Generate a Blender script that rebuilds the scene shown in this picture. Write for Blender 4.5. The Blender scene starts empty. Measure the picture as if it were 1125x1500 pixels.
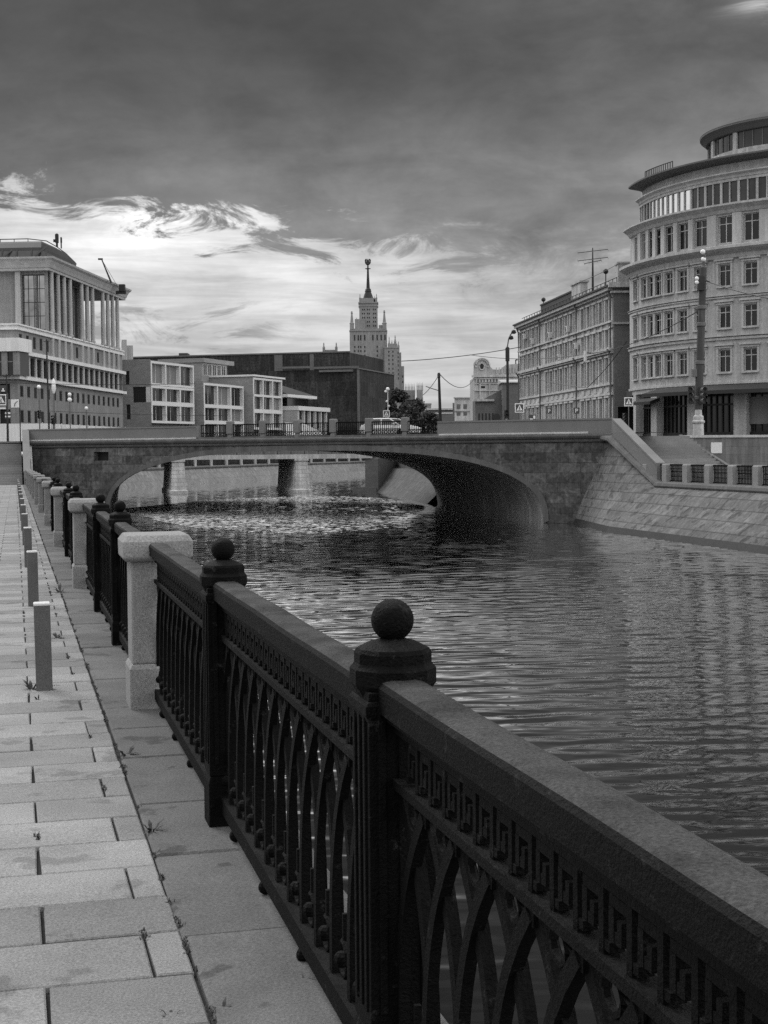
import bpy, bmesh, math, random
from mathutils import Vector, Matrix
R = math.radians
rnd = random.Random(7)
SC = bpy.context.scene
COL = SC.collection

# ------------------------------------------------------------------ camera
FPX, EYE = 2100.0, 1.6
TH = math.atan(93 / FPX); RHO = R(.54)
Fv = Vector((0, math.cos(TH), -math.sin(TH)))
Rv = Vector((1, 0, 0)); Uv = Vector((0, math.sin(TH), math.cos(TH)))
RI = math.cos(RHO) * Rv - math.sin(RHO) * Uv
UI = math.sin(RHO) * Rv + math.cos(RHO) * Uv
CAM = Vector((0, 0, EYE))
cd = bpy.data.cameras.new('camera')
cam = bpy.data.objects.new('camera', cd); COL.objects.link(cam)
m = Matrix.Identity(4)
for i in range(3):
    m[i][0] = RI[i]; m[i][1] = UI[i]; m[i][2] = -Fv[i]; m[i][3] = CAM[i]
cam.matrix_world = m
cd.sensor_fit = 'VERTICAL'; cd.sensor_height = 36; cd.lens = FPX / 1500 * 36
cd.clip_start = .05; cd.clip_end = 9000
SC.camera = cam

def at(px, py, Y):
    """the point at distance Y in front of the camera that a survey of the photo puts at px,py"""
    d = RI * ((px - 562.5) / FPX) + UI * ((750 - py) / FPX) + Fv
    return CAM + d * (Y / d.y)
def zat(px, py, Y): return at(px, py, Y).z
def xat(px, Y, py=640): return at(px, py, Y).x

# ------------------------------------------------------------------ materials
MATS = {}
def nodes_of(name):
    mt = bpy.data.materials.new(name); mt.use_nodes = True
    nt = mt.node_tree
    b = nt.nodes['Principled BSDF']
    return mt, nt, b
def N(nt, typ, **kw):
    n = nt.nodes.new(typ)
    for k, v in kw.items():
        if k.startswith('i_'):
            n.inputs[k[2:].replace('_', ' ')].default_value = v
        else: setattr(n, k, v)
    return n
def mth(nt, op, a, b=None, c=None, clamp=False):
    n = nt.nodes.new('ShaderNodeMath'); n.operation = op; n.use_clamp = clamp
    for i, v in enumerate((a, b, c)):
        if v is None: continue
        if isinstance(v, (int, float)): n.inputs[i].default_value = v
        else: nt.links.new(v, n.inputs[i])
    return n.outputs[0]
def mrange(nt, v, a, b, c, d, smooth=True):
    n = nt.nodes.new('ShaderNodeMapRange'); n.interpolation_type = 'SMOOTHSTEP' if smooth else 'LINEAR'
    nt.links.new(v, n.inputs[0])
    for i, x in enumerate((a, b, c, d)): n.inputs[i + 1].default_value = x
    return n.outputs[0]
def noise(nt, vec, scale, detail=4, rough=.55, dist=0.0):
    n = N(nt, 'ShaderNodeTexNoise'); n.inputs['Scale'].default_value = scale
    n.inputs['Detail'].default_value = detail; n.inputs['Roughness'].default_value = rough
    n.inputs['Distortion'].default_value = dist
    nt.links.new(vec, n.inputs['Vector'])
    return n.outputs['Fac']
def scaled(nt, vec, s):
    n = N(nt, 'ShaderNodeVectorMath', operation='MULTIPLY'); nt.links.new(vec, n.inputs[0]); n.inputs[1].default_value = s
    return n.outputs[0]

def stone(name, v, rough=.85, big=(.35, .35), fine=(40, .25), streak=0.0, brick=None, bump=.3, bumpd=.01, island=0.0, spec=.3, spots=None):
    """grey mineral surface: broad stains, fine grain, optional run-off streaks, optional coursed blocks"""
    mt, nt, b = nodes_of(name)
    geo = N(nt, 'ShaderNodeNewGeometry'); P = geo.outputs['Position']
    n1 = noise(nt, P, big[0], 5, .6)
    fac = mth(nt, 'MULTIPLY_ADD', n1, 2 * big[1], 1 - big[1])
    n2 = noise(nt, P, fine[0], 3, .7)
    fac2 = mth(nt, 'MULTIPLY_ADD', n2, 2.4 * fine[1], 1 - 1.2 * fine[1])
    val = mth(nt, 'MULTIPLY', fac, fac2)
    h = n2
    if streak:
        n3 = noise(nt, scaled(nt, P, (1.3, 1.3, .12)), 1.6, 5, .65)
        st = mrange(nt, n3, .42, .68, 1 - streak, 1 + streak * .5)
        val = mth(nt, 'MULTIPLY', val, st)
    if spots:
        n4 = noise(nt, P, spots[0], 3, .6)
        sp = mrange(nt, n4, spots[1], spots[1] + .06, 1, spots[2])
        val = mth(nt, 'MULTIPLY', val, sp)
    if brick:
        bw, bh, mortar, dark, var = brick
        uv = N(nt, 'ShaderNodeUVMap'); uv.uv_map = 'uv'
        bt = N(nt, 'ShaderNodeTexBrick'); nt.links.new(uv.outputs[0], bt.inputs['Vector'])
        bt.inputs['Scale'].default_value = 1; bt.inputs['Brick Width'].default_value = bw; bt.inputs['Row Height'].default_value = bh
        bt.inputs['Mortar Size'].default_value = mortar; bt.inputs['Mortar Smooth'].default_value = .3
        bt.inputs['Color1'].default_value = (1 - var,) * 3 + (1,); bt.inputs['Color2'].default_value = (1 + var,) * 3 + (1,)
        bt.inputs['Mortar'].default_value = (dark,) * 3 + (1,)
        bwn = N(nt, 'ShaderNodeRGBToBW'); nt.links.new(bt.outputs['Color'], bwn.inputs[0])
        val = mth(nt, 'MULTIPLY', val, bwn.outputs[0])
        h = mth(nt, 'SUBTRACT', n2, mth(nt, 'MULTIPLY', bt.outputs['Fac'], 1.5))
    if island:
        ri = geo.outputs['Random Per Island']
        val = mth(nt, 'MULTIPLY', val, mth(nt, 'MULTIPLY_ADD', ri, 2 * island, 1 - island))
    val = mth(nt, 'MULTIPLY', val, v)
    cc = N(nt, 'ShaderNodeCombineColor')
    for i in range(3): nt.links.new(val, cc.inputs[i])
    nt.links.new(cc.outputs[0], b.inputs['Base Color'])
    b.inputs['Roughness'].default_value = rough
    b.inputs['Specular IOR Level'].default_value = spec
    if bump:
        bp = N(nt, 'ShaderNodeBump'); bp.inputs['Strength'].default_value = bump; bp.inputs['Distance'].default_value = bumpd
        nt.links.new(h, bp.inputs['Height']); nt.links.new(bp.outputs[0], b.inputs['Normal'])
    MATS[name] = mt
    return mt
def glass(name, v=.02, rough=.08, rand=.5):
    mt, nt, b = nodes_of(name)
    oi = N(nt, 'ShaderNodeObjectInfo'); geo = N(nt, 'ShaderNodeNewGeometry')
    n = noise(nt, geo.outputs['Position'], .7, 2)
    val = mth(nt, 'MULTIPLY', mth(nt, 'MULTIPLY_ADD', oi.outputs['Random'], 2 * rand, 1 - rand), v)
    val = mth(nt, 'MULTIPLY', val, mth(nt, 'MULTIPLY_ADD', n, 1.2, .4))
    cc = N(nt, 'ShaderNodeCombineColor')
    for i in range(3): nt.links.new(val, cc.inputs[i])
    nt.links.new(cc.outputs[0], b.inputs['Base Color'])
    b.inputs['Roughness'].default_value = rough
    bp = N(nt, 'ShaderNodeBump'); bp.inputs['Strength'].default_value = .08; bp.inputs['Distance'].default_value = .05
    nt.links.new(n, bp.inputs['Height']); nt.links.new(bp.outputs[0], b.inputs['Normal'])
    return mt

M = {}
M['paver'] = stone('paver stone', .23, .85, (1.4, .48), (120, .85), bump=.7, bumpd=.006, island=.22, spots=(3.1, .6, .72))
M['joint'] = stone('joint dirt', .03, .95, (2, .4), (60, .3), bump=.3)
M['coping'] = stone('coping granite', .118, .88, (1.8, .55), (95, .7), bump=.6, bumpd=.006, island=.2, spots=(3.5, .6, .6))
M['granite'] = stone('pillar granite', .24, .85, (2.6, .25), (95, .9), bump=.4, bumpd=.004, spots=(5, .64, .8))
M['bollard'] = stone('bollard stone', .11, .85, (4, .3), (110, .7), bump=.3, bumpd=.003)
M['iron'] = stone('painted iron', .022, .5, (6, .35), (60, .45), bump=.35, bumpd=.004, spec=.3)
M['irontop'] = stone('grey iron rail', .11, .6, (4, .35), (110, .6), bump=.5, bumpd=.003, spec=.35)
def iron(name, v, vtop):
    mt, nt, b = nodes_of(name); geo = N(nt, 'ShaderNodeNewGeometry'); P = geo.outputs['Position']
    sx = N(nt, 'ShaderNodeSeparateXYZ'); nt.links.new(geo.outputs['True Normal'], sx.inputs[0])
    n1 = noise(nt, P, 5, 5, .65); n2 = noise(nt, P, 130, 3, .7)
    top_sheen = mth(nt, 'MULTIPLY', mrange(nt, sx.outputs[2], .45, .95, 0, 1), mrange(nt, n1, .25, .65, .45, 1))  # upward faces made paler: sky sheen put into the colour
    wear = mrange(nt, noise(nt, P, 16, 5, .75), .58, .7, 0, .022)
    val = mth(nt, 'ADD', mth(nt, 'ADD', v, wear), mth(nt, 'MULTIPLY', top_sheen, vtop))
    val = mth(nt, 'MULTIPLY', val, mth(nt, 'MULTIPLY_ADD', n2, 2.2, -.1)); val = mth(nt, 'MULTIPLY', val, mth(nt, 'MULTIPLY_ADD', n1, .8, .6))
    cc = N(nt, 'ShaderNodeCombineColor')
    for i in range(3): nt.links.new(val, cc.inputs[i])
    nt.links.new(cc.outputs[0], b.inputs['Base Color']); b.inputs['Roughness'].default_value = .6; b.inputs['Specular IOR Level'].default_value = .07
    bp = N(nt, 'ShaderNodeBump'); bp.inputs['Strength'].default_value = .9; bp.inputs['Distance'].default_value = .006
    nt.links.new(mth(nt, 'ADD', mth(nt, 'MULTIPLY', n2, 1.5), mth(nt, 'MULTIPLY', noise(nt, P, 28, 4, .7), 1.5)), bp.inputs['Height']); nt.links.new(bp.outputs[0], b.inputs['Normal'])
    return mt
M['iron'] = iron('painted iron', .0035, .012)
M['irontop'] = iron('sheen painted iron rail', .004, .062)
M['bridge'] = stone('bridge limestone', .125, .9, (.8, .9), (4, .9), streak=.18, brick=(1.5, .62, .022, .7, .38), bump=.5, bumpd=.03, spots=(.8, .5, .55))
M['bridgetrim'] = stone('bridge trim', .135, .9, (.5, .3), (12, .3), streak=.2, bump=.3, bumpd=.02)
M['parapet'] = stone('parapet granite', .175, .9, (.6, .2), (20, .4), brick=(2.6, 1.2, .006, .75, .07), bump=.3, bumpd=.01)
M['soffit'] = stone('soffit render', .3, .9, (.5, .35), (8, .3), streak=.3, bump=.4, bumpd=.02)
M['slope'] = stone('quay slope granite', .145, .9, (.5, .55), (5, .5), streak=.22, brick=(1.6, .5, .024, .6, .13), bump=.6, bumpd=.04, spots=(1.5, .56, .55))
M['wet'] = stone('algae covered foot', .025, .5, (.6, .5), (6, .5), bump=.4)
M['wall'] = stone('retaining wall', .16, .9, (.5, .3), (10, .35), streak=.25, brick=(1.2, .5, .01, .75, .08), bump=.4, bumpd=.02)
M['step'] = stone('stair stone', .2, .9, (.8, .3), (14, .35), bump=.3, bumpd=.01, island=.15)
M['street'] = stone('asphalt', .06, .9, (.2, .3), (12, .3), bump=.3)
M['quaywall'] = stone('quay wall', .14, .9, (.4, .35), (8, .3), streak=.4, brick=(1.3, .5, .012, .7, .1), bump=.4, bumpd=.02)
M['plaster'] = stone('facade plaster', .42, .9, (.25, .14), (6, .35), streak=.16, bump=.15, bumpd=.02)
M['trim'] = stone('facade trim', .46, .9, (.3, .15), (6, .25), streak=.15, bump=.1)
M['old'] = stone('old facade', .44, .9, (.3, .18), (5, .4), streak=.22, bump=.2, bumpd=.03)
M['oldtrim'] = stone('old facade trim', .5, .9, (.3, .2), (5, .35), streak=.22, bump=.2, bumpd=.03)
M['eave'] = stone('dark eaves', .12, .8, (.4, .2), (5, .3), bump=.1)
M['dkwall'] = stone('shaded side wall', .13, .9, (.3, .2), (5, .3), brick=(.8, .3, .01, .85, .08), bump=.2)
M['stonebig'] = stone('left facade stone', .24, .9, (.2, .14), (5, .3), streak=.14, brick=(1.4, .6, .008, .85, .06), bump=.2)
M['white'] = stone('white band', .72, .8, (.3, .08), (5, .12), streak=.1, bump=.1)
M['column'] = stone('column stone', .4, .85, (.4, .12), (6, .25), streak=.15, bump=.1)
M['modern'] = stone('modern brick', .24, .9, (.3, .12), (7, .25), brick=(.9, .3, .012, .8, .1), bump=.2)
M['frame'] = stone('white frame', .62, .7, (.5, .08), (6, .12), bump=.05)
M['roof'] = stone('dark roof metal', .05, .6, (.5, .3), (5, .3), bump=.1)
M['net'] = stone('dark netted wall', .042, .95, (.3, .6), (2.6, 1.2), streak=.35, brick=(5.5, 3.2, .05, 1.5, .3), bump=.6, bumpd=.15)
M['tower'] = stone('tower stone', .26, .9, (.03, .2), (.5, .25), streak=.2, bump=.1)
M['towerdark'] = stone('spire metal', .025, .6, (.1, .2), (1, .2), bump=0)
M['black'] = stone('black metal', .02, .5, (3, .2), (30, .2), bump=.05)
M['grey'] = stone('grey metal', .12, .5, (3, .2), (30, .2), bump=.05)
M['concrete'] = stone('pole concrete', .085, .9, (1, .3), (20, .3), streak=.3, bump=.2)
M['signwhite'] = stone('sign white', .75, .5, (2, .05), (20, .05), bump=0)
M['signdark'] = stone('sign blue as dark grey', .06, .5, (2, .1), (20, .1), bump=0)
M['carpaint'] = stone('car paint', .55, .25, (2, .04), (10, .04), bump=0, spec=.6)
M['rubber'] = stone('rubber', .02, .9, (2, .1), (20, .2), bump=.1)
M['lampglass'] = stone('lamp glass', .8, .3, (2, .03), (10, .03), bump=0)
M['bark'] = stone('bark', .05, .9, (2, .3), (20, .4), bump=.4)
M['leaf'] = stone('leaves', .05, .8, (.35, .45), (3, .35), bump=0, island=.35)
M['glitter'] = stone('pale painted glints', .5, .9, (1.5, .15), (20, .2), bump=0, island=.2)
M['weed'] = stone('weed leaves', .05, .8, (3, .3), (30, .3), bump=0, island=.3)
M['glass'] = glass('window glass', .02)
M['glassb'] = glass('bright reflecting glass', .05, .04)
def matte(name, v):
    mt, nt, b = nodes_of(name); oi = N(nt, 'ShaderNodeObjectInfo'); geo = N(nt, 'ShaderNodeNewGeometry')
    val = mth(nt, 'MULTIPLY', mth(nt, 'MULTIPLY_ADD', oi.outputs['Random'], 1.2, .4), mth(nt, 'MULTIPLY', mth(nt, 'MULTIPLY_ADD', noise(nt, geo.outputs['Position'], 1.1, 2), 1.4, .3), v))
    cc = N(nt, 'ShaderNodeCombineColor')
    for i in range(3): nt.links.new(val, cc.inputs[i])
    nt.links.new(cc.outputs[0], b.inputs['Base Color']); b.inputs['Roughness'].default_value = .55; b.inputs['Specular IOR Level'].default_value = .12
    return mt
M['mirror'] = glass('mirrored glass', .5, .06, .1); M['mirror'].node_tree.nodes['Principled BSDF'].inputs['Metallic'].default_value = 1.0
M['mirror2'] = glass('bright mirrored glass', 1.1, .1, .02); M['mirror2'].node_tree.nodes['Principled BSDF'].inputs['Metallic'].default_value = 1.0
M['dull'] = matte('rough dark glass', .02)  # dark and rough panes, reflecting little
M['pierstone'] = stone('pale pier stone', .62, .9, (.4, .2), (4, .3), streak=.2, brick=(1, .42, .03, .7, .1), bump=.3)
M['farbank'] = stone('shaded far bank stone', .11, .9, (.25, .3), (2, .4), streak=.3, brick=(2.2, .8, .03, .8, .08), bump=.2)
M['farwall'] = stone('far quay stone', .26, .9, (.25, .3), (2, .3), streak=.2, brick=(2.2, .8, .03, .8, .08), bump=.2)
M['pale'] = stone('blind behind glass', .16, .4, (.6, .3), (6, .2), bump=0)
M['shop'] = glass('shopfront glass', .015, .12, .6)
M['canopy'] = stone('canopy fascia', .03, .6, (.5, .3), (6, .2), bump=.1)

def water_mat():
    mt, nt, b = nodes_of('canal water')
    geo = N(nt, 'ShaderNodeNewGeometry'); P = geo.outputs['Position']
    rot = N(nt, 'ShaderNodeVectorRotate'); rot.rotation_type = 'Z_AXIS'; rot.inputs['Angle'].default_value = R(-6)
    nt.links.new(P, rot.inputs['Vector'])
    Q = rot.outputs[0]
    a = noise(nt, scaled(nt, Q, (.28, 1.0, 1)), 1.05, 2.5, .5, .6)
    c = noise(nt, scaled(nt, Q, (.5, 1.25, 1)), 3.2, 2, .5, .4)
    d = noise(nt, scaled(nt, Q, (.7, 1, 1)), 9.0, 2, .5)
    patch = mrange(nt, noise(nt, scaled(nt, Q, (.03, .06, 1)), 1.0, 2), .35, .65, .6, 1.25)
    h = mth(nt, 'ADD', mth(nt, 'MULTIPLY', c, .0018), mth(nt, 'MULTIPLY', d, .0006))
    h = mth(nt, 'MULTIPLY', h, patch)
    bp = N(nt, 'ShaderNodeBump'); bp.inputs['Strength'].default_value = 1; bp.inputs['Distance'].default_value = 1.0
    nt.links.new(h, bp.inputs['Height'])
    nt.nodes.remove(b)
    fr = N(nt, 'ShaderNodeFresnel'); fr.inputs['IOR'].default_value = 1.33; nt.links.new(bp.outputs[0], fr.inputs['Normal'])
    df = N(nt, 'ShaderNodeBsdfDiffuse'); df.inputs['Color'].default_value = (.01, .01, .01, 1)
    gl = N(nt, 'ShaderNodeBsdfGlossy'); gl.inputs['Roughness'].default_value = .04; nt.links.new(bp.outputs[0], gl.inputs['Normal']); gl.inputs['Color'].default_value = (1, 1, 1, 1)
    mx = N(nt, 'ShaderNodeMixShader'); nt.links.new(mth(nt, 'MULTIPLY', mth(nt, 'POWER', fr.outputs[0], 1.8), 4.8, clamp=True), mx.inputs[0]); nt.links.new(df.outputs[0], mx.inputs[1]); nt.links.new(gl.outputs[0], mx.inputs[2])
    nt.links.new(mx.outputs[0], nt.nodes['Material Output'].inputs['Surface'])
    return mt
M['water'] = water_mat()

# ------------------------------------------------------------------ mesh builder
class MB:
    uvt = None
    def __init__(self): self.v = []; self.f = []; self.mi = []; self.cur = 0
    def add(self, vs, fs):
        o = len(self.v); self.v += [tuple(p) for p in vs]
        for f in fs: self.f.append(tuple(i + o for i in f)); self.mi.append(self.cur)
        return self
    def box(self, c, s, rz=0.0, X=None, Y=None):
        """box centred at c, size s; axes may be given by horizontal unit vectors X,Y"""
        if X is None:
            X = Vector((math.cos(rz), math.sin(rz), 0)); Y = Vector((-math.sin(rz), math.cos(rz), 0))
        c = Vector(c); Z = Vector((0, 0, 1)); vs = []
        for k in (-.5, .5):
            for j in (-.5, .5):
                for i in (-.5, .5): vs.append(c + X * (i * s[0]) + Y * (j * s[1]) + Z * (k * s[2]))
        return self.add(vs, [(0, 2, 3, 1), (4, 5, 7, 6), (0, 1, 5, 4), (2, 6, 7, 3), (0, 4, 6, 2), (1, 3, 7, 5)])
    def span(self, x0, x1, y0, y1, z0, z1):
        return self.box(((x0 + x1) / 2, (y0 + y1) / 2, (z0 + z1) / 2), (abs(x1 - x0), abs(y1 - y0), abs(z1 - z0)))
    def quad(self, *p): return self.add(p, [tuple(range(len(p)))])
    def prism(self, pts, z0, z1):
        """vertical prism over plan polygon; z may be lists"""
        n = len(pts)
        vs = [(p[0], p[1], z0) for p in pts] + [(p[0], p[1], z1) for p in pts]
        return self.add(vs, [tuple(range(n))[::-1], tuple(range(n, 2 * n))] + [(i, (i + 1) % n, n + (i + 1) % n, n + i) for i in range(n)])
    def loft(self, rings, cap=True, closed=True):
        n = len(rings[0]); vs = [p for r in rings for p in r]; fs = []
        for k in range(len(rings) - 1):
            for i in range(n if closed else n - 1):
                j = (i + 1) % n
                fs.append((k * n + i, k * n + j, (k + 1) * n + j, (k + 1) * n + i))
        if cap: fs += [tuple(range(n))[::-1], tuple(range((len(rings) - 1) * n, len(rings) * n))]
        return self.add(vs, fs)
    def lathe(self, prof, c=(0, 0, 0), n=16, rot=0.0):
        c = Vector(c)
        rings = [[c + Vector((r * math.cos(rot + 2 * math.pi * i / n), r * math.sin(rot + 2 * math.pi * i / n), z)) for i in range(n)] for r, z in prof]
        return self.loft(rings)
    def square(self, prof, c=(0, 0, 0), rot=0.0, X=None):
        """square-section turned shape; prof of (half width, z)"""
        c = Vector(c)
        if X is None: X = Vector((math.cos(rot), math.sin(rot), 0))
        Y = Vector((-X.y, X.x, 0))
        rings = [[c + X * (a * r) + Y * (b * r) + Vector((0, 0, z)) for a, b in ((-1, -1), (1, -1), (1, 1), (-1, 1))] for r, z in prof]
        return self.loft(rings)
    def sphere(self, c, r, n=16, m=10, sz=1.0):
        prof = [(max(1e-4, r * math.sin(math.pi * k / m)), -r * sz * math.cos(math.pi * k / m)) for k in range(m + 1)]
        return self.lathe(prof, c, n)
    def tube(self, path, r, n=6):
        path = [Vector(p) for p in path]; rings = []
        for i, p in enumerate(path):
            t = (path[min(i + 1, len(path) - 1)] - path[max(i - 1, 0)]).normalized()
            a = t.cross(Vector((0, 0, 1)))
            if a.length < 1e-3: a = t.cross(Vector((1, 0, 0)))
            a.normalize(); bb = a.cross(t)
            rr = r[i] if isinstance(r, (list, tuple)) else r
            rings.append([p + a * (rr * math.cos(2 * math.pi * k / n)) + bb * (rr * math.sin(2 * math.pi * k / n)) for k in range(n)])
        return self.loft(rings)
    def bar(self, path, w, t, side):
        """flat bar along path: w across within the plane, t along the vector side"""
        path = [Vector(p) for p in path]; side = Vector(side).normalized(); rings = []
        for i, p in enumerate(path):
            d = (path[min(i + 1, len(path) - 1)] - path[max(i - 1, 0)]).normalized()
            a = d.cross(side).normalized()
            rings.append([p - a * (w / 2) - side * (t / 2), p + a * (w / 2) - side * (t / 2), p + a * (w / 2) + side * (t / 2), p - a * (w / 2) + side * (t / 2)])
        return self.loft(rings)
    def mesh(self, name, mats, org=(0, 0, 0), smooth=None, recalc=True):
        me = bpy.data.meshes.new(name); o = Vector(org)
        me.from_pydata([tuple(Vector(p) - o) for p in self.v], [], self.f)
        if not isinstance(mats, (list, tuple)): mats = [mats]
        for mm in mats: me.materials.append(mm)
        if len(mats) > 1: me.polygons.foreach_set('material_index', self.mi)
        if recalc:
            bm = bmesh.new(); bm.from_mesh(me); bmesh.ops.recalc_face_normals(bm, faces=bm.faces); bm.to_mesh(me); bm.free()
        uv = me.uv_layers.new(name='uv').data
        for p in me.polygons:
            nn = p.normal
            if abs(nn.z) > .75 and self.uvt is None:
                for li in p.loop_indices:
                    c = me.vertices[me.loops[li].vertex_index].co + o; uv[li].uv = (c.x, c.y)
            else:
                t = self.uvt or Vector((-nn.y, nn.x, 0)).normalized()
                for li in p.loop_indices:
                    c = me.vertices[me.loops[li].vertex_index].co + o; uv[li].uv = (c.dot(t), c.z)
        if smooth:
            me.polygons.foreach_set('use_smooth', [True] * len(me.polygons)); me.set_sharp_from_angle(angle=R(smooth))
        me.update()
        return me
    def build(self, name, mats, parent=None, smooth=None, recalc=True, bevel=None, local=False):
        org = (0, 0, 0) if (parent is None or local) else ROOTLOC.get(parent.name, (0, 0, 0))
        o = bpy.data.objects.new(name, self.mesh(name, mats, org, smooth, recalc))
        COL.objects.link(o)
        if parent is not None:
            o.parent = parent
            ROOTLOC[o.name] = org
        if bevel:
            md = o.modifiers.new('bevel', 'BEVEL'); md.width = bevel; md.segments = 2; md.limit_method = 'ANGLE'; md.angle_limit = R(40)
        return o
ROOTLOC = {}
def tag(o, label=None, cat=None, group=None, kind=None):
    if label: o['label'] = label
    if cat: o['category'] = cat
    if group: o['group'] = group
    if kind: o['kind'] = kind
    return o
def thing(name, label, cat, loc=(0, 0, 0), group=None, rz=0.0):
    o = bpy.data.objects.new(name, None); COL.objects.link(o)
    o.location = loc; o.rotation_euler = (0, 0, rz); o.empty_display_size = .3
    ROOTLOC[o.name] = tuple(loc)
    return tag(o, label, cat, group)
KIDS = {}
def children(o): return [c for c in bpy.data.objects if c.parent == o]
def dup(proto_tree, loc, rz, label, group=None):
    """proto_tree = (root, [(child, [grandchildren])])"""
    root, kids = proto_tree
    r = root.copy(); COL.objects.link(r); r.location = loc; r.rotation_euler = (0, 0, rz); r['label'] = label
    if group: r['group'] = group
    for c, gs in kids:
        k = c.copy(); COL.objects.link(k); k.parent = r
        for g in gs:
            h = g.copy(); COL.objects.link(h); h.parent = k
    return r
def tree_of(root): return (root, [(c, children(c)) for c in children(root)])
def struct(name, mb, mat, **kw): return tag(mb.build(name, mat, **kw), kind='structure')
ORD = ['nearest', 'second', 'third', 'fourth', 'fifth', 'sixth', 'seventh', 'eighth', 'ninth', 'tenth', 'eleventh', 'twelfth', 'thirteenth', 'fourteenth', 'fifteenth', 'sixteenth', 'seventeenth', 'eighteenth', 'nineteenth', 'twentieth']

# facade grid: openings become real recesses
def facade(mb, fn, L, z0, z1, ops, dep=.25, extra=()):
    xs = sorted({round(x, 4) for x in [0, L] + list(extra) + [o[0] for o in ops] + [o[1] for o in ops]})
    zs = sorted({round(z, 4) for z in [z0, z1] + [o[2] for o in ops] + [o[3] for o in ops]})
    for i in range(len(xs) - 1):
        cx = (xs[i] + xs[i + 1]) / 2
        col = [o for o in ops if o[0] < cx < o[1]]
        for k in range(len(zs) - 1):
            cz = (zs[k] + zs[k + 1]) / 2
            if any(o[2] < cz < o[3] for o in col): continue
            mb.quad(fn(xs[i], zs[k], 0), fn(xs[i + 1], zs[k], 0), fn(xs[i + 1], zs[k + 1], 0), fn(xs[i], zs[k + 1], 0))
    for a, b, c, d in ops:
        mb.quad(fn(a, c, 0), fn(a, d, 0), fn(a, d, dep), fn(a, c, dep)); mb.quad(fn(b, c, 0), fn(b, c, dep), fn(b, d, dep), fn(b, d, 0))
        mb.quad(fn(a, c, 0), fn(a, c, dep), fn(b, c, dep), fn(b, c, 0)); mb.quad(fn(a, d, 0), fn(b, d, 0), fn(b, d, dep), fn(a, d, dep))
WCACHE = {}
def window(parent, c, d, w, h, style='two', glassm='glass', frame='frame', sill=True):
    """window at centre c in a wall running along unit d (outward normal = d rotated -90)"""
    key = (round(w, 2), round(h, 2), style, glassm, frame, sill)
    if key not in WCACHE:
        fb = MB(); t = .07 if w > .7 else .05
        fb.span(-w / 2, -w / 2 + t, -.06, .05, -h / 2, h / 2); fb.span(w / 2 - t, w / 2, -.06, .05, -h / 2, h / 2)
        fb.span(-w / 2 + t, w / 2 - t, -.06, .05, h / 2 - t, h / 2); fb.span(-w / 2 + t, w / 2 - t, -.06, .05, -h / 2, -h / 2 + t)
        if style in ('two', 'cross'): fb.span(-t / 2, t / 2, -.055, .045, -h / 2 + t, h / 2 - t)
        if style == 'cross': fb.span(-w / 2 + t, w / 2 - t, -.05, .04, h * .2, h * .2 + t)
        if style == 'grid':
            for x in (-w / 4, 0, w / 4): fb.span(x - .04, x + .04, -.055, .045, -h / 2 + t, h / 2 - t)
            for z in (-h / 4, 0, h / 4): fb.span(-w / 2 + t, w / 2 - t, -.05, .04, z - .04, z + .04)
        if sill: fb.span(-w / 2 - .12, w / 2 + .12, -.42, -.02, -h / 2 - .12, -h / 2 - .003)
        gb = MB(); gb.span(-w / 2 + .02, w / 2 - .02, .0, .03, -h / 2 + .02, h / 2 - .02)
        WCACHE[key] = (fb.mesh('window', M[frame]), gb.mesh('pane', M[glassm]))
    fm, gm = WCACHE[key]
    rz = math.atan2(d[1], d[0]); org = Vector(ROOTLOC[parent.name])
    o = bpy.data.objects.new('window', fm); COL.objects.link(o); o.parent = parent
    o.location = Vector(c) - org; o.rotation_euler = (0, 0, rz)
    g = bpy.data.objects.new('pane', gm); COL.objects.link(g); g.parent = o
    return o
def one(parent, name, meshkey, maker, mats, loc, rz=0.0):
    if meshkey not in WCACHE: WCACHE[meshkey] = maker().mesh(name, mats)
    o = bpy.data.objects.new(name, WCACHE[meshkey]); COL.objects.link(o); o.parent = parent
    o.location = Vector(loc) - Vector(ROOTLOC.get(parent.name, (0, 0, 0))); o.rotation_euler = (0, 0, rz)
    return o
V = Vector
ZW = -3.1
QS = .0075                                    # fall of the near quay towards the bridge
q = V((-.2489, .9685, 0)); n = V((.9685, .2489, 0)); QR = math.atan2(q.x, q.y) * -1
def Q(u, v, h=0.0):
    p = n * u + q * v
    return V((p.x, p.y, -QS * p.y + h))

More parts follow.
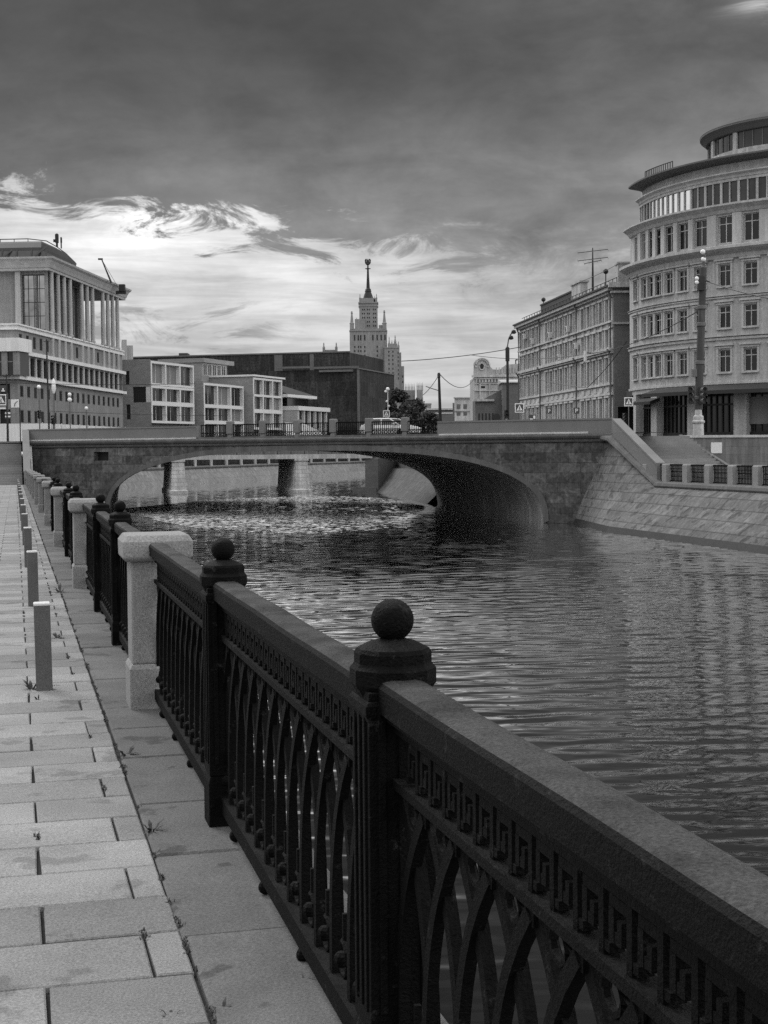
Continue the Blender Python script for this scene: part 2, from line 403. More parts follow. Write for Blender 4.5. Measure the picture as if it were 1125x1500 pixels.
# ================================================================== WATER, GROUND
import numpy as np
def water_sheet():
    r = np.random.RandomState(11)
    D = [11.0]
    while D[-1] < 285: D.append(D[-1] + max(.075, D[-1] * .0027))
    D = np.array(D); NU = 170
    xl = np.interp(D, [11, 130, 180, 290], [-3.2, -34.5, -36, 5]); xr = np.interp(D, [11, 88, 121, 174, 200, 290], [31, 11.5, 6, 0, 5, 35])
    X = xl[:, None] + (xr - xl)[:, None] * np.linspace(0, 1, NU)[None, :]; Y = np.repeat(D[:, None], NU, 1)
    Z = np.zeros_like(X); S = np.zeros_like(X)
    for k in range(64):
        lam = .26 * (4.4 ** r.rand()); th = r.normal(R(-3), R(23)); a = .016 * lam / (2 * math.pi)
        ph = (X * math.sin(th) + Y * math.cos(th)) * (2 * math.pi / lam) + r.rand() * 6.283
        g_ = .55 + .45 * np.sin((X * r.normal(0, .16) + Y * r.normal(0, .16)) + r.rand() * 6.28)      # groups
        Z += a * g_ * np.sin(ph) + .25 * a * g_ * np.cos(2 * ph)
    rel = (X - xl[:, None]) / (xr - xl)[:, None]; Z *= 1 + .9 * np.clip((rel - .45) / .35, 0, 1)
    n_r = len(D); co = np.stack([X, Y, ZW + Z], -1).reshape(-1, 3)
    idx = np.arange(n_r * NU).reshape(n_r, NU)
    F = np.stack([idx[:-1, :-1], idx[:-1, 1:], idx[1:, 1:], idx[1:, :-1]], -1).reshape(-1, 4)
    b = len(co); co = np.vstack([co, [(-4000, -60, ZW - .3), (4000, -60, ZW - .3), (4000, 4000, ZW - .3), (-4000, 4000, ZW - .3)]]); F = np.vstack([F, [[b, b + 1, b + 2, b + 3]]])
    me = bpy.data.meshes.new('water'); me.vertices.add(len(co)); me.vertices.foreach_set('co', co.ravel().astype(np.float32))
    me.loops.add(F.size); me.loops.foreach_set('vertex_index', F.ravel().astype(np.int32)); me.polygons.add(len(F)); me.polygons.foreach_set('loop_start', np.arange(0, F.size, 4).astype(np.int32))
    me.update(); me.validate(); me.polygons.foreach_set('use_smooth', [True] * len(me.polygons)); me.materials.append(M['water'])
    o = bpy.data.objects.new('water', me); COL.objects.link(o); tag(o, kind='structure')
water_sheet()
BA = V((-5.4, 32.5, 0))                        # the bridge barrel runs this way
ZL, ZR, ZD = 2.3, 2.2, 2.42
gl = [(-27.3, 109.6), (-33, 142), (-41, 165), (-41.5, 181), (-34.6, 202), (-10.4, 267), (22, 353), (75, 470)]
gr = [(14.6, 89.6), (7.6, 121.5), (.9, 174), (5, 200), (46, 322), (85, 470)]
g = MB()
g.quad(*[(x, y, ZL) for x, y in gl], (80, 470, ZL), (80, 4000, ZL), (-4000, 4000, ZL), (-4000, 109.6, ZL))
g.quad(*[(x, y, ZR) for x, y in reversed(gr)], (34, 98.5, ZR), (4000, 98.5, ZR), (4000, 4000, ZR), (80.001, 4000, ZR), (80.001, 470, ZR))
struct('ground', g, M['street'])
# left road beside the walkway, falling with the quay then climbing to the street
g = MB()
ys = [-12 + 8 * i for i in range(15)] + [109.5]
for a, b in zip(ys[:-1], ys[1:]):
    za = -.0075 * a - .16; zb = -.0075 * b - .16
    g.quad((-60, a, za), (-.2489 / .9685 * a - 6.2, a, za), (-.2489 / .9685 * b - 6.2, b, zb), (-60, b, zb))
struct('road', g, M['street'])

# walkway of cut slabs
pv = MB(); pr = random.Random(3)
def paver(mb, u0, u1, v0, v1, h, ch=.006):
    j_ = lambda: pr.uniform(-.0035, .0035)
    a = Q(u0 + j_(), v0 + j_()); b = Q(u1 + j_(), v0 + j_()); c = Q(u1 + j_(), v1 + j_()); d = Q(u0 + j_(), v1 + j_())
    k = V((0, 0, h)); lo = V((0, 0, -.05))
    i = n * ch; j = q * ch
    top = [a + i + j + k, b - i + j + k, c - i - j + k, d + i - j + k]
    k2 = k - V((0, 0, ch * .8))
    mid = [a + k2, b + k2, c + k2, d + k2]
    mb.loft([[p + lo for p in (a, b, c, d)], mid, top])
v = -3.0; row = 0
while v < 106.5:
    dv = .413 if v < 70 else .826
    off = .06 if row % 2 else .39
    us = [off - .66 * k for k in range(0, 11)]
    us = [.516] + us
    for u1, u0 in zip(us[:-1], us[1:]):
        if u1 - u0 < .02: continue
        t = pr.uniform(-.002, .002)
        paver(pv, u0 + .004 + pr.uniform(0, .004), u1 - .004 - pr.uniform(0, .004), v + .0045 + pr.uniform(0, .003), v + dv - .0045 - pr.uniform(0, .003), t)
    v += dv; row += 1
struct('pavement', pv, M['paver'], recalc=False)
bed = MB()
bed.quad(Q(-7, -4, -.022), Q(1.12, -4, -.022), Q(1.12, 107, -.022), Q(-7, 107, -.022))
struct('pavement_bed', bed, M['joint'])

qw = thing('quay_wall', 'granite quay wall carrying the iron railing beside the paved walkway', 'quay wall', tuple(Q(1.1, 20, -1)))
w = MB()
w.loft([[Q(.6, vv, -.06), Q(1.13, vv, -.06), V((*(n * 1.2 + q * vv).xy, ZW - .6)), V((*(n * .6 + q * vv).xy, ZW - .6))] for vv in (-8, 20, 60, 108.5)])
w.build('wall', M['quaywall'], qw)
cp = MB(); v = -3.2
while v < 108:
    L = pr.uniform(.8, 1.08)
    paver(cp, .514 + pr.uniform(-.002, .014), 1.16, v + .004, v + L - .004, .004 + pr.uniform(-.003, .006), .012)
    v += L
cp.build('coping', M['coping'], qw, recalc=False)

# ------------------------------------------------------------------ quay railing
UR = .8755
def lab_n(fmt, i): return fmt % ORD[i]
# stone pillar
def make_pillar(loc, label):
    t = thing('stone_pillar', label, 'pillar', loc, 'granite pillars of the quay railing', QR)
    MB().square([(.19, -.05), (.19, .27), (.174, .3)]).build('plinth', M['granite'], t, bevel=.008, local=True)
    MB().square([(.172, .3), (.17, .965)]).build('shaft', M['granite'], t, bevel=.012, local=True)
    MB().square([(.2, .962), (.222, .985), (.224, 1.09), (.195, 1.132)]).build('cap', M['granite'], t, bevel=.01, local=True)
    return t
def make_post(loc, label):
    t = thing('iron_post', label, 'railing post', loc, 'cast iron posts with ball finials on the quay railing', QR)
    MB().square([(.088, -.02), (.088, .2), (.08, .23)]).build('base', M['iron'], t, bevel=.006, local=True)
    s = MB().square([(.083, .23), (.081, 1.05)])
    for x, y in ((-1, 0), (1, 0), (0, -1), (0, 1)):
        for o in (-.05, 0, .05):
            s.box((x * .082 + (o if y else 0), y * .082 + (o if x else 0), .64), (.012 if x else .02, .012 if y else .02, .72))
    s.square([(.083, .98), (.09, 1.0), (.09, 1.02), (.083, 1.03)])
    s.build('shaft', M['iron'], t, bevel=.003, local=True)
    MB().lathe([(.084, 1.03), (.096, 1.05), (.105, 1.062), (.105, 1.098), (.098, 1.106), (.094, 1.112), (.094, 1.136), (.088, 1.146), (.06, 1.16), (.03, 1.168)], n=10, rot=R(18)).build('cap', M['iron'], t, smooth=25, local=True)
    MB().lathe([(.034, 1.155), (.024, 1.168)] + [(.052 * math.sin(a), 1.212 - .052 * math.cos(a)) for a in [R(28 + 152 * k / 12) for k in range(13)]], n=24).build('ball_finial', M['iron'], t, smooth=50, local=True)
    return t
PL_ = 2.94
def make_panel(loc, label):
    t = thing('iron_railing', label, 'railing', loc, 'pointed arch iron panels of the quay railing', QR)
    h = PL_ / 2
    sec = [(-.044, .982), (-.056, .99), (-.058, 1.05), (-.05, 1.062), (-.03, 1.068), (.03, 1.068), (.05, 1.062), (.058, 1.05), (.056, .99), (.044, .982)]
    ysr = [-h + PL_ * k / 24 for k in range(25)]
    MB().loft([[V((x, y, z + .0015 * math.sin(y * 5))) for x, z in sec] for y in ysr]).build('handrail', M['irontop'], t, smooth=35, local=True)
    f = MB()
    f.span(-.022, .022, -h, h, .945, .972); f.span(-.04, .04, -h, h, .972, .983); f.span(-.026, .026, -h, h, .812, .834)
    y = -h + .03; U = .105
    while y < h - U:
        s = .0095
        f.span(-.014, .014, y, y + 2 * s, .834, .945)
        f.span(-.013, .013, y + 2 * s, y + .085, .918, .937)
        f.span(-.014, .014, y + .066, y + .085, .864, .918)
        f.span(-.013, .013, y + .04, y + .066, .864, .882)
        f.span(-.0125, .0125, y + .04, y + .057, .882, .902)
        f.span(-.0128, .0128, y + .085, y + U, .842, .858)
        y += U
    f.build('frieze', M['iron'], t, local=True)
    l = MB(); p = PL_ / 13; hb, ht = .12, .795
    for k in range(14):
        y0 = -h + k * p
        for sg in (-1, 1):
            if not (-h - .01 <= y0 + sg * p <= h + .01): continue
            pts = [V((sg * .006, y0 + sg * p * tt ** 3.1, hb + (ht - hb) * tt)) for tt in [j / 10 for j in range(11)]]
            l.bar(pts, .034, .026, (1, 0, 0))
        if 0 < k < 13: l.span(-.016, .016, y0 - .011, y0 + .011, hb, hb + .16)
        l.span(-.015, .015, y0 - .02, y0 + .02, ht - .02, .813) if 0 < k < 13 else None
        if k < 13:
            yc = y0 + p / 2
            ring = [V((0, yc + .036 * math.cos(a), .775 + .03 * math.sin(a))) for a in [2 * math.pi * j / 10 for j in range(11)]]
            l.tube(ring, .009, 5)
            l.sphere((-.012, yc, .2), .024, 8, 6)
            ring = [V((-.005, yc + .05 * math.cos(a), .2 + .05 * math.sin(a))) for a in [2 * math.pi * j / 10 for j in range(11)]]
            l.tube(ring, .008, 5)
            l.span(-.008, .008, yc - .007, yc + .007, .25, .33)
    l.build('lattice', M['iron'], t, local=True)
    b = MB(); b.span(-.035, .035, -h, h, .06, .125); b.span(-.028, .028, -h, h, .045, .06)
    for k in range(4): b.sphere((-.014, -1.1 + k * .733, .028), .027, 10, 7)
    b.build('bottom_rail', M['iron'], t, local=True)
    return t
PV0, PER = 9.43, 9.293
ptree = otree = ltree = None
npost = npan = 0
for k in range(11):
    pv_ = PV0 + PER * k
    lab = 'square granite railing pillar with flat cap, %s along the quay railing' % ('nearest of all' if k == 0 else ORD[k])
    if ptree is None: ptree = tree_of(make_pillar(Q(UR, pv_), lab))
    else: dup(ptree, Q(UR, pv_), QR, lab)
    for j, off in enumerate((3.198, 6.113)):
        if k > 3: continue
        vv = pv_ - PER + off
        lab = 'dark cast iron railing post topped by a ball, %s along the quay railing' % ('nearest of all' if npost == 0 else ORD[npost])
        npost += 1
        if otree is None: otree = tree_of(make_post(Q(UR, vv), lab))
        else: dup(otree, Q(UR, vv), QR, lab)
    for j, off in enumerate((1.645, 4.655, 7.66)):
        if k > 3: continue
        vv = pv_ - PER + off
        lab = 'dark iron railing panel of pointed arches and key pattern, %s along the quay' % ('nearest of all' if npan == 0 else ORD[npan])
        npan += 1
        if ltree is None: ltree = tree_of(make_panel(Q(UR, vv), lab))
        else: dup(ltree, Q(UR, vv), QR, lab)
# the far bays, seen end on: one plainer panel each between the stone pillars
fp = None
for k in range(4, 11):
    vv = PV0 + PER * k - PER / 2; L = PER - .3
    lab = 'dark far iron railing run between stone pillars, %s from the bridge stairs' % ORD[10 - k].replace('nearest', 'first')
    if fp is None:
        t = thing('iron_railing', lab, 'railing', Q(UR, vv), 'far iron runs of the quay railing', QR)
        a = MB().span(-.065, .065, -L / 2, L / 2, .97, 1.06); a.span(-.03, .03, -L / 2, L / 2, .81, .835); a.build('handrail', M['iron'], t, local=True)
        a = MB()
        for i in range(80):
            y = -L / 2 + L * (i + .5) / 80; a.span(-.02, .02, y - .02, y + .02, .12, .97)
        a.build('lattice', M['iron'], t, local=True)
        MB().span(-.035, .035, -L / 2, L / 2, .05, .12).build('bottom_rail', M['iron'], t, local=True)
        fp = tree_of(t)
    else: dup(fp, Q(UR, vv), QR, lab)

# ------------------------------------------------------------------ bollards and weeds
bt_ = None
for k in range(14):
    vv = 10.33 + 6.1 * k
    lab = 'low square stone bollard on the pavement, %s in its row' % ('nearest' if k == 0 else ORD[k])
    if bt_ is None:
        bmb = MB().square([(.056, -.03), (.056, .6)]); bmb.cur = 1; bmb.square([(.057, .6005), (.057, .612), (.05, .618)])  # white top slice: sky light on the bollard head put into colour
        bt_ = tag(bmb.build('bollard', [M['bollard'], M['frame']]), lab, 'bollard', 'bollards along the walkway')
        bt_.location = Q(.17, vv); bt_.rotation_euler = (R(.3), R(-.7), QR)
    else:
        o = bt_.copy(); COL.objects.link(o); o.location = Q(.17, vv); o['label'] = lab
        o.rotation_euler = (R(pr.uniform(-.8, .8)), R(pr.uniform(-1.2, .4)), QR + R(pr.uniform(-3, 3)))
def weed(px, py, size, blades, label, seed):
    r = random.Random(seed); d = RI * ((px - 562.5) / FPX) + UI * ((750 - py) / FPX) + Fv
    t_ = EYE / (-QS * d.y - d.z); c = CAM + d * t_
    mb = MB()
    for i in range(blades):
        a = r.uniform(0, 6.28); L = size * r.uniform(.5, 1.1); up = r.uniform(.25, .95); w_ = size * r.uniform(.07, .14)
        dr = V((math.cos(a), math.sin(a), 0)); sd = V((-dr.y, dr.x, 0))
        p0 = c + dr * r.uniform(0, .012) - V((0, 0, .01)); p1 = p0 + dr * L * .5 + V((0, 0, L * up * .75)); p2 = p0 + dr * L + V((0, 0, L * up * (.5 if up < .6 else 1)))
        mb.add([p0 - sd * w_ * .3, p0 + sd * w_ * .3, p1 + sd * w_, p1 - sd * w_, p2], [(0, 1, 2, 3), (3, 2, 4)])
    tag(mb.build('weed', M['weed']), label, 'weed', 'weeds in the pavement joints')
# moss and grit along the joint between slabs and coping
ms = MB(); mr = random.Random(9)
v = 2.5
while v < 60:
    u0, L_ = (.517, mr.uniform(.02, .16)) if mr.random() < .7 else (mr.choice([.06, .39]), .1)
    for i in range(int(L_ * 160) + 3):
        c = Q(u0 + mr.gauss(0, .006), v + mr.uniform(0, L_)); a = mr.uniform(0, 6.28); s_ = mr.uniform(.004, .014); dr_ = V((math.cos(a), math.sin(a), 0)) * s_; pr_ = V((-dr_.y, dr_.x, 0)) * .5
        ms.add([c - dr_ * .3 - pr_, c + pr_, c + dr_ + V((0, 0, mr.uniform(.004, .018))), c + dr_ * .4 - pr_ + V((0, 0, .003))], [(0, 1, 2, 3)])
    v += mr.uniform(.05, .5)
tag(ms.build('joint_moss', M['weed'], recalc=False), kind='stuff')
weed(222, 1219, .07, 11, 'star shaped weed in the slab joint beside the stone coping', 1)
weed(228, 1252, .035, 9, 'tiny weed just below the star shaped weed', 2)
weed(185, 1108, .07, 16, 'grassy tuft in the joint below the nearest stone pillar', 3)
weed(46, 1010, .09, 18, 'leafy weed at the left foot of the nearest bollard', 4)
weed(80, 1004, .04, 8, 'small sprig at the right foot of the nearest bollard', 5)
weed(56, 1024, .05, 9, 'low weed in front of the nearest bollard', 6)
weed(325, 1483, .05, 12, 'small clump of moss and leaves at the joint at the bottom edge', 7)
weed(248, 1486, .035, 9, 'tiny sprig on the slab at the bottom edge', 8)
weed(446, 1440, .04, 12, 'moss tuft on the coping beside the nearest railing panel', 9)
weed(62, 1340, .03, 8, 'sprig in the short vertical slab joint at far left', 10)
weed(88, 868, .12, 14, 'dark weed on the pavement beside the second stone pillar', 11)
weed(84, 935, .1, 12, 'weed in the broken joint ahead of the nearest stone pillar', 12)

# ================================================================== STONE ARCH BRIDGE
PL = V((-26.8, 109, 0)); PR = V((13.75, 86.25, 0))
bd = (PR - PL).normalized(); LB = (PR - PL).length; bw = V((-bd.y, bd.x, 0))     # bw points away from the camera
def B(s, o=0.0, z=0.0): p = PL + bd * s + bw * o; return V((p.x, p.y, z))
S0, S1, ZC, AE = 7.6, 42.05, 1.5, 2.65
SM, SA = (S0 + S1) / 2, (S1 - S0) / 2
def arch(s, grow=0.0):
    t = min(1, abs(s - SM) / (SA + grow))
    return ZW + (ZC - ZW + grow * .8) * max(0, 1 - t ** AE) ** (1 / AE)
br = thing('stone_bridge', 'low weathered stone arch bridge with solid end parapets spanning the canal', 'bridge', tuple(B(LB / 2, 10, ZW)))
ss = sorted({S0, S1} | {SM - SA * math.cos(math.pi * i / 64) for i in range(65)})
def spandrel(off, flip):
    mb = MB(); zt = 1.9
    def cell(a, b, za, zb, c, d): mb.quad(B(a, off, za), B(b, off, zb), B(b, off, d), B(a, off, c))
    bot = ZW - 1
    if not flip:                                # dark niche in the left abutment
        cell(-.6, 6.2, bot, bot, zt, zt); cell(6.2, S0, bot, bot, .9, .9); cell(6.2, S0, 1.55, 1.55, zt, zt)
        for p in (((6.2, .9), (6.2, 1.55)), ((S0, .9), (S0, 1.55)), ((6.2, .9), (S0, .9)), ((6.2, 1.55), (S0, 1.55))):
            (a, za), (b, zb) = p; mb.quad(B(a, off, za), B(b, off, zb), B(b, off + .5, zb), B(a, off + .5, za))
    else: cell(-.6, S0, bot, bot, zt, zt)
    for a, b in zip(ss[:-1], ss[1:]): cell(a, b, arch(a), arch(b), zt, zt)
    cell(S1, LB + .05, bot, bot, zt, zt)
    return mb
spandrel(0, False).build('spandrel_wall', M['bridge'], br, recalc=False)
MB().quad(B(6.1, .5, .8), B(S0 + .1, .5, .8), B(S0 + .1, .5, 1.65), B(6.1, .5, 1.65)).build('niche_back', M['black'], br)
def off(p, k): return p + BA * k
sf = MB()
sf.loft([[B(s, .02, arch(s)) for s in ss], [off(B(s, .02, arch(s)), .5) for s in ss], [off(B(s, .02, arch(s)), 1) for s in ss]], cap=False, closed=False)
sf.build('soffit', M['soffit'], br)
far = MB()
for a, b in zip(ss[:-1], ss[1:]): far.quad(off(B(a, 0, arch(a)), 1), off(B(b, 0, arch(b)), 1), off(B(b, 0, 1.9), 1), off(B(a, 0, 1.9), 1))
far.quad(off(B(-4, 0, ZW - 1), 1), off(B(S0, 0, ZW - 1), 1), off(B(S0, 0, 1.9), 1), off(B(-4, 0, 1.9), 1))
far.quad(off(B(S1, 0, ZW - 1), 1), off(B(LB, 0, ZW - 1), 1), off(B(LB, 0, 1.9), 1), off(B(S1, 0, 1.9), 1))
far.build('far_spandrel_wall', M['bridge'], br)
# raised ring of arch stones
rg = MB()
rings = []
for s in [SM - SA * 1.0 * math.cos(math.pi * i / 48) for i in range(49)]:
    zi = arch(s); t = (s - SM) / SA
    nx, nz = t * abs(t) * 1.0, 1 - abs(t) * .55
    L = math.hypot(nx, nz); nx /= L; nz /= L
    w_ = .36
    rings.append([B(s, -.07, zi - .005), B(s + nx * w_, -.07, min(zi + nz * w_, 1.86)), B(s + nx * w_, .05, min(zi + nz * w_, 1.86)), B(s, .05, zi - .005)])
rg.loft(rings); rg.build('arch_ring', M['bridgetrim'], br, smooth=30)
cn = MB()
cn.loft([[B(s, -.1, 1.9), B(s, -.14, 1.98), B(s, -.14, 2.04), B(s, -.26, 2.12), B(s, -.34, 2.24), B(s, -.34, 2.33), B(s, -.02, 2.39), B(s, .4, 2.39), B(s, .4, 1.9)] for s in (-.3, LB * .33, LB * .66, LB - .02)])
cn.build('cornice', M['bridgetrim'], br)
for a, b in ((-.25, 15.6), (34.72, LB - .02)):
    pw = MB(); pw.loft([[B(s, -.02, 2.393), B(s, -.02, 3.2), B(s, -.06, 3.21), B(s, -.06, 3.31), B(s, .42, 3.31), B(s, .42, 3.21), B(s, .38, 3.2), B(s, .38, 2.393)] for s in (a, b)])
    pw.build('parapet', M['parapet'], br)
for e0_, e1_ in ((0, 15.6), (34.9, LB - 1.5)): pc = MB(); pc.loft([[B(s, -.2, 2.385), B(s, -.2, 2.46), B(s, -.03, 2.5), B(s, -.03, 2.385)] for s in (e0_, e1_)]); pc.build('parapet_foot', M['trim'], br)
dk = MB()
dk.quad(B(-14, .4, ZD), B(LB + 4, .4, ZD), off(B(LB + 4, 0, ZD), 1.05), off(B(-14, 0, ZD), 1.05))
dk.build('deck', M['street'], br)
fpp = MB()
e0, e1 = off(B(0, 0, 0), 1), off(B(LB, 0, 0), 1)
fpp.loft([[e0 + V((0, 0, 1.9)), e0 + V((0, 0, 3.3)), e0 + bw * .4 + V((0, 0, 3.3)), e0 + bw * .4 + V((0, 0, 1.9))], [e1 + V((0, 0, 1.9)), e1 + V((0, 0, 3.3)), e1 + bw * .4 + V((0, 0, 3.3)), e1 + bw * .4 + V((0, 0, 1.9))]])
# the far side carries an open rail, so only kerb height is solid
fpp = MB(); fpp.loft([[e + V((0, 0, 1.9)), e + V((0, 0, 2.6)), e + bw * .4 + V((0, 0, 2.6)), e + bw * .4 + V((0, 0, 1.9))] for e in (e0, e1)])
fpp.build('far_kerb', M['bridgetrim'], br)

rl = thing('bridge_railing', 'dark iron railing between stone posts in the middle of the arch bridge', 'railing', tuple(B(25, .15, 2.4)))
ps = [18.45, 21.2, 24.0, 26.85, 29.6, 32.3]
def mk_bpost():
    return MB().square([(.16, 0), (.16, .2), (.13, .23), (.13, .3), (.21, .34), (.21, 1.17), (.16, 1.22)])
for s in ps: one(rl, 'stone_post', 'bpost', mk_bpost, M['parapet'], B(s, .12, 2.39), math.atan2(bd.y, bd.x))
def mk_bpanel():
    mb = MB(); h = 1.18
    mb.span(-h, h, -.03, .03, .93, 1.0); mb.span(-h, h, -.02, .02, .12, .17); mb.span(-h, h, -.02, .02, .4, .44)
    k = 0; x = -h + .07
    while x < h:
        mb.span(x - .018, x + .018, -.018, .018, .17, .93); x += .155
    x = -h + .15
    while x < h - .1:
        mb.tube([V((x + .1 * math.cos(a), 0, .29 + .09 * math.sin(a))) for a in [6.2832 * j / 10 for j in range(11)]], .02, 4); x += .235
    return mb
for a, b in zip([15.7] + ps, ps + [34.6]): one(rl, 'iron_panel', 'bpanel', mk_bpanel, M['iron'], B((a + b) / 2, .12, 2.39), math.atan2(bd.y, bd.x))
MB().loft([[B(s, -.02, 2.385), B(s, -.02, 2.52), B(s, .3, 2.52), B(s, .3, 2.385)] for s in (15.6, 34.72)]).build('kerb', M['bridgetrim'], rl)

# glitter of the water under the arch, put into pale added flakes
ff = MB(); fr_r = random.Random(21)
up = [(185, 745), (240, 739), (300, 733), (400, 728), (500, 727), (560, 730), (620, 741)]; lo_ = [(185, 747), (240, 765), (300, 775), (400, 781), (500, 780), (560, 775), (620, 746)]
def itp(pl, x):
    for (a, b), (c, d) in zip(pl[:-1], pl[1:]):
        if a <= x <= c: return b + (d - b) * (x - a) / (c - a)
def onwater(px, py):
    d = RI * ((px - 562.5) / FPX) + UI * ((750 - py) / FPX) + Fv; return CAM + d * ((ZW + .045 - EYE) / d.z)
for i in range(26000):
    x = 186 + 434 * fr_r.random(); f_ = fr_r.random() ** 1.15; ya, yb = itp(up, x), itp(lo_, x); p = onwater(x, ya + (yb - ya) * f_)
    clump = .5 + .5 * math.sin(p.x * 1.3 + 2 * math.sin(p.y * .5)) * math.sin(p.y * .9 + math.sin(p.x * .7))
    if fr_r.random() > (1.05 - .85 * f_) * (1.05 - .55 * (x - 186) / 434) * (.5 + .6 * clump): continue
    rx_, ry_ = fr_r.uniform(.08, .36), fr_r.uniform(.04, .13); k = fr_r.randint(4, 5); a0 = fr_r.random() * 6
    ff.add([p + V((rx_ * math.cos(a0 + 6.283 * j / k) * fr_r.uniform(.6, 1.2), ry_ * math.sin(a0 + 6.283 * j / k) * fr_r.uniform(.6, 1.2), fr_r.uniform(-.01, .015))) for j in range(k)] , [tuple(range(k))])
tag(ff.build('painted_glitter', M['glitter'], recalc=False), kind='stuff')
# ------------------------------------------------------------------ left stairs up to the bridge
st = thing('stone_stairs', 'wide stone stairs rising from the paved walkway to the bridge street at far left', 'stairs', tuple(Q(-3, 107, 0)))
V0s, V1s, NS = 106.4, 114.0, 18
zb0 = Q(0, V0s).z; sm = MB()
for i in range(NS):
    z1 = zb0 + (ZL + .1 - zb0) * (i + 1) / NS; va = V0s + (V1s - V0s) * i / NS
    sm.loft([[V((*(n * .5 + q * va).xy, zz)), V((*(n * -6.2 + q * va).xy, zz)), V((*(n * -6.2 + q * (V1s + 1)).xy, zz)), V((*(n * .5 + q * (V1s + 1)).xy, zz))] for zz in (z1 - .2, z1)])
sm.build('steps', M['step'], st)
def sloped(prof, u0, va, za, vb, zb):
    return [[V((*(n * (u0 + du) + q * vv).xy, zz + dz)) for du, dz in prof] for vv, zz in ((va, za), (vb, zb))]
pp = MB(); pp.loft(sloped([(0, -2.4), (0, .08), (-.04, .1), (-.04, .2), (.46, .2), (.46, .1), (.42, .08), (.42, -2.4)], .62, 105.6, .02, 112.4, 3.1))
pp.build('sloping_parapet', M['parapet'], st)
pp = MB(); pp.loft(sloped([(0, -.2), (0, 0), (.2, 0), (.2, -.2)], 1.06, 106.2, -.45, 112.0, 2.1)); pp.build('sloping_coping', M['trim'], st)
pp = MB(); pp.loft(sloped([(0, -3), (0, -.1), (.5, -.1), (.5, -3)], .66, 105.6, -.2, 113, 2.3)); pp.build('flank_wall', M['wall'], st)

# ------------------------------------------------------------------ right quay: battered wall, ledge, balustrade, stairs
ZQ = -.42; UB = 34.6
sw = thing('quay_slope', 'sloping granite quay wall with stains along the right water edge', 'quay wall', tuple(n * 33 + q * 65 + V((0, 0, -2))))
def RQ(u, v, z): p = n * u + q * v; return V((p.x, p.y, z))
mb = MB()
jr = random.Random(5)
PROF = [(0, ZW), (.05, ZW + .22), (.25, -2.35), (.52, -1.75), (.78, -1.0), (1, -.6)]
secs = [[RQ(31.25, v, ZW - .8)] + [RQ(31.25 + 3.0 * a + jr.uniform(-.02, .02), v, z) for a, z in PROF] for v in [10 + 2.5 * i for i in range(25)] + [72.7]]
foot = [[RQ(u, v, z) for u, z in ((31.1, ZW - .8), (31.2, ZW), (31.36, ZW + .34))] for v in (10, 40, 72.7)]
for t in (.2, .4, .6, .8, 1.0):                  # the wing warps steeper and climbs into the bridge abutment
    ub, ut, zt2 = 31.25 + 1.75 * t, 34.25 + .42 * t, -.6 + 2.6 * t
    if t < 1:
        vb, vt = 72.7 + 9.0 * t, 72.7 + 7.1 * t; P = lambda a, z: RQ(ub + (ut - ub) * a, vb + (vt - vb) * a, z)
    else:
        sb, st2 = (ub - 1.17) / .7228, (ut - 1.17) / .7228; P = lambda a, z: B(sb + (st2 - sb) * a, -.03, z)
    secs.append([P(0, ZW - .8)] + [P(a, ZW + (z - ZW) * (zt2 - ZW) / (-.6 - ZW)) for a, z in PROF])
    p0, p1 = P(0, ZW), P(.05, ZW + .34); foot.append([p0 + V((-.1, -.03, -.8)), p0 + V((-.05, -.03, 0)), p1 + V((-.03, -.03, 0))])
mb = MB(); mb.uvt = q; mb.loft(secs, cap=False, closed=False); mb.build('battered_wall', M['slope'], sw)
wf = MB(); wf.loft(foot, cap=False, closed=False); wf.build('wet_foot', M['wet'], sw)
mb = MB(); mb.loft([[RQ(34.1, v, -.66), RQ(34.06, v, -.58), RQ(34.1, v, -.44), RQ(34.3, v, -.36), RQ(35.0, v, -.36), RQ(35.0, v, -.66)] for v in (10, 40, 72.8)])
mb.loft(sloped([(-.22, -.3), (-.26, -.22), (-.22, -.08), (0, 0), (.5, 0), (.5, -.3)], 34.35, 72.75, -.36, 79.3, 2.2))
mb.loft(sloped([(-.22, -.3), (-.26, -.22), (-.22, -.08), (0, 0), (.5, 0), (.5, -.3)], 34.35, 79.3, 2.2, 80.35, 2.3))
mb.build('coping', M['bridgetrim'], sw)
gq = MB(); gq.quad(RQ(34.9, 5, ZQ), RQ(60, 5, ZQ), V((40, 101, ZQ)), V((14.5, 89.5, ZQ)))
struct('lower_quay', gq, M['street'])
bl = thing('quay_balustrade', 'stone posts with dark iron grilles along the right lower quay', 'balustrade', tuple(RQ(UB, 60, -.4)), )
def mk_rpost(): return MB().square([(.27, 0), (.27, .93), (.22, 1.0)])
def mk_rpanel():
    mb = MB(); h = .98
    mb.span(-.04, .04, -h, h, .9, .98); mb.span(-.03, .03, -h, h, .04, .1); mb.span(-.02, .02, -h, h, .72, .75)
    for k in range(13):
        y = -h + .08 + k * .15; mb.span(-.016, .016, y - .025, y + .025, .1, .9)
    for k in range(12):
        y = -h + .155 + k * .15
        mb.span(-.01, .01, y - .05, y + .05, .3, .34); mb.span(-.01, .01, y - .05, y + .05, .55, .6)
    return mb
for k in range(14):
    v_ = 74.55 - 2.49 * k
    one(bl, 'stone_post', 'rpost', mk_rpost, M['granite'], RQ(UB, v_, -.37), QR)
    one(bl, 'iron_grille', 'rpanel', mk_rpanel, M['iron'], RQ(UB, v_ - 1.245, -.37), QR)
rs = thing('quay_stairs', 'stone steps behind a sloping parapet leading from the right lower quay to the street', 'stairs', (17, 86, ZQ))
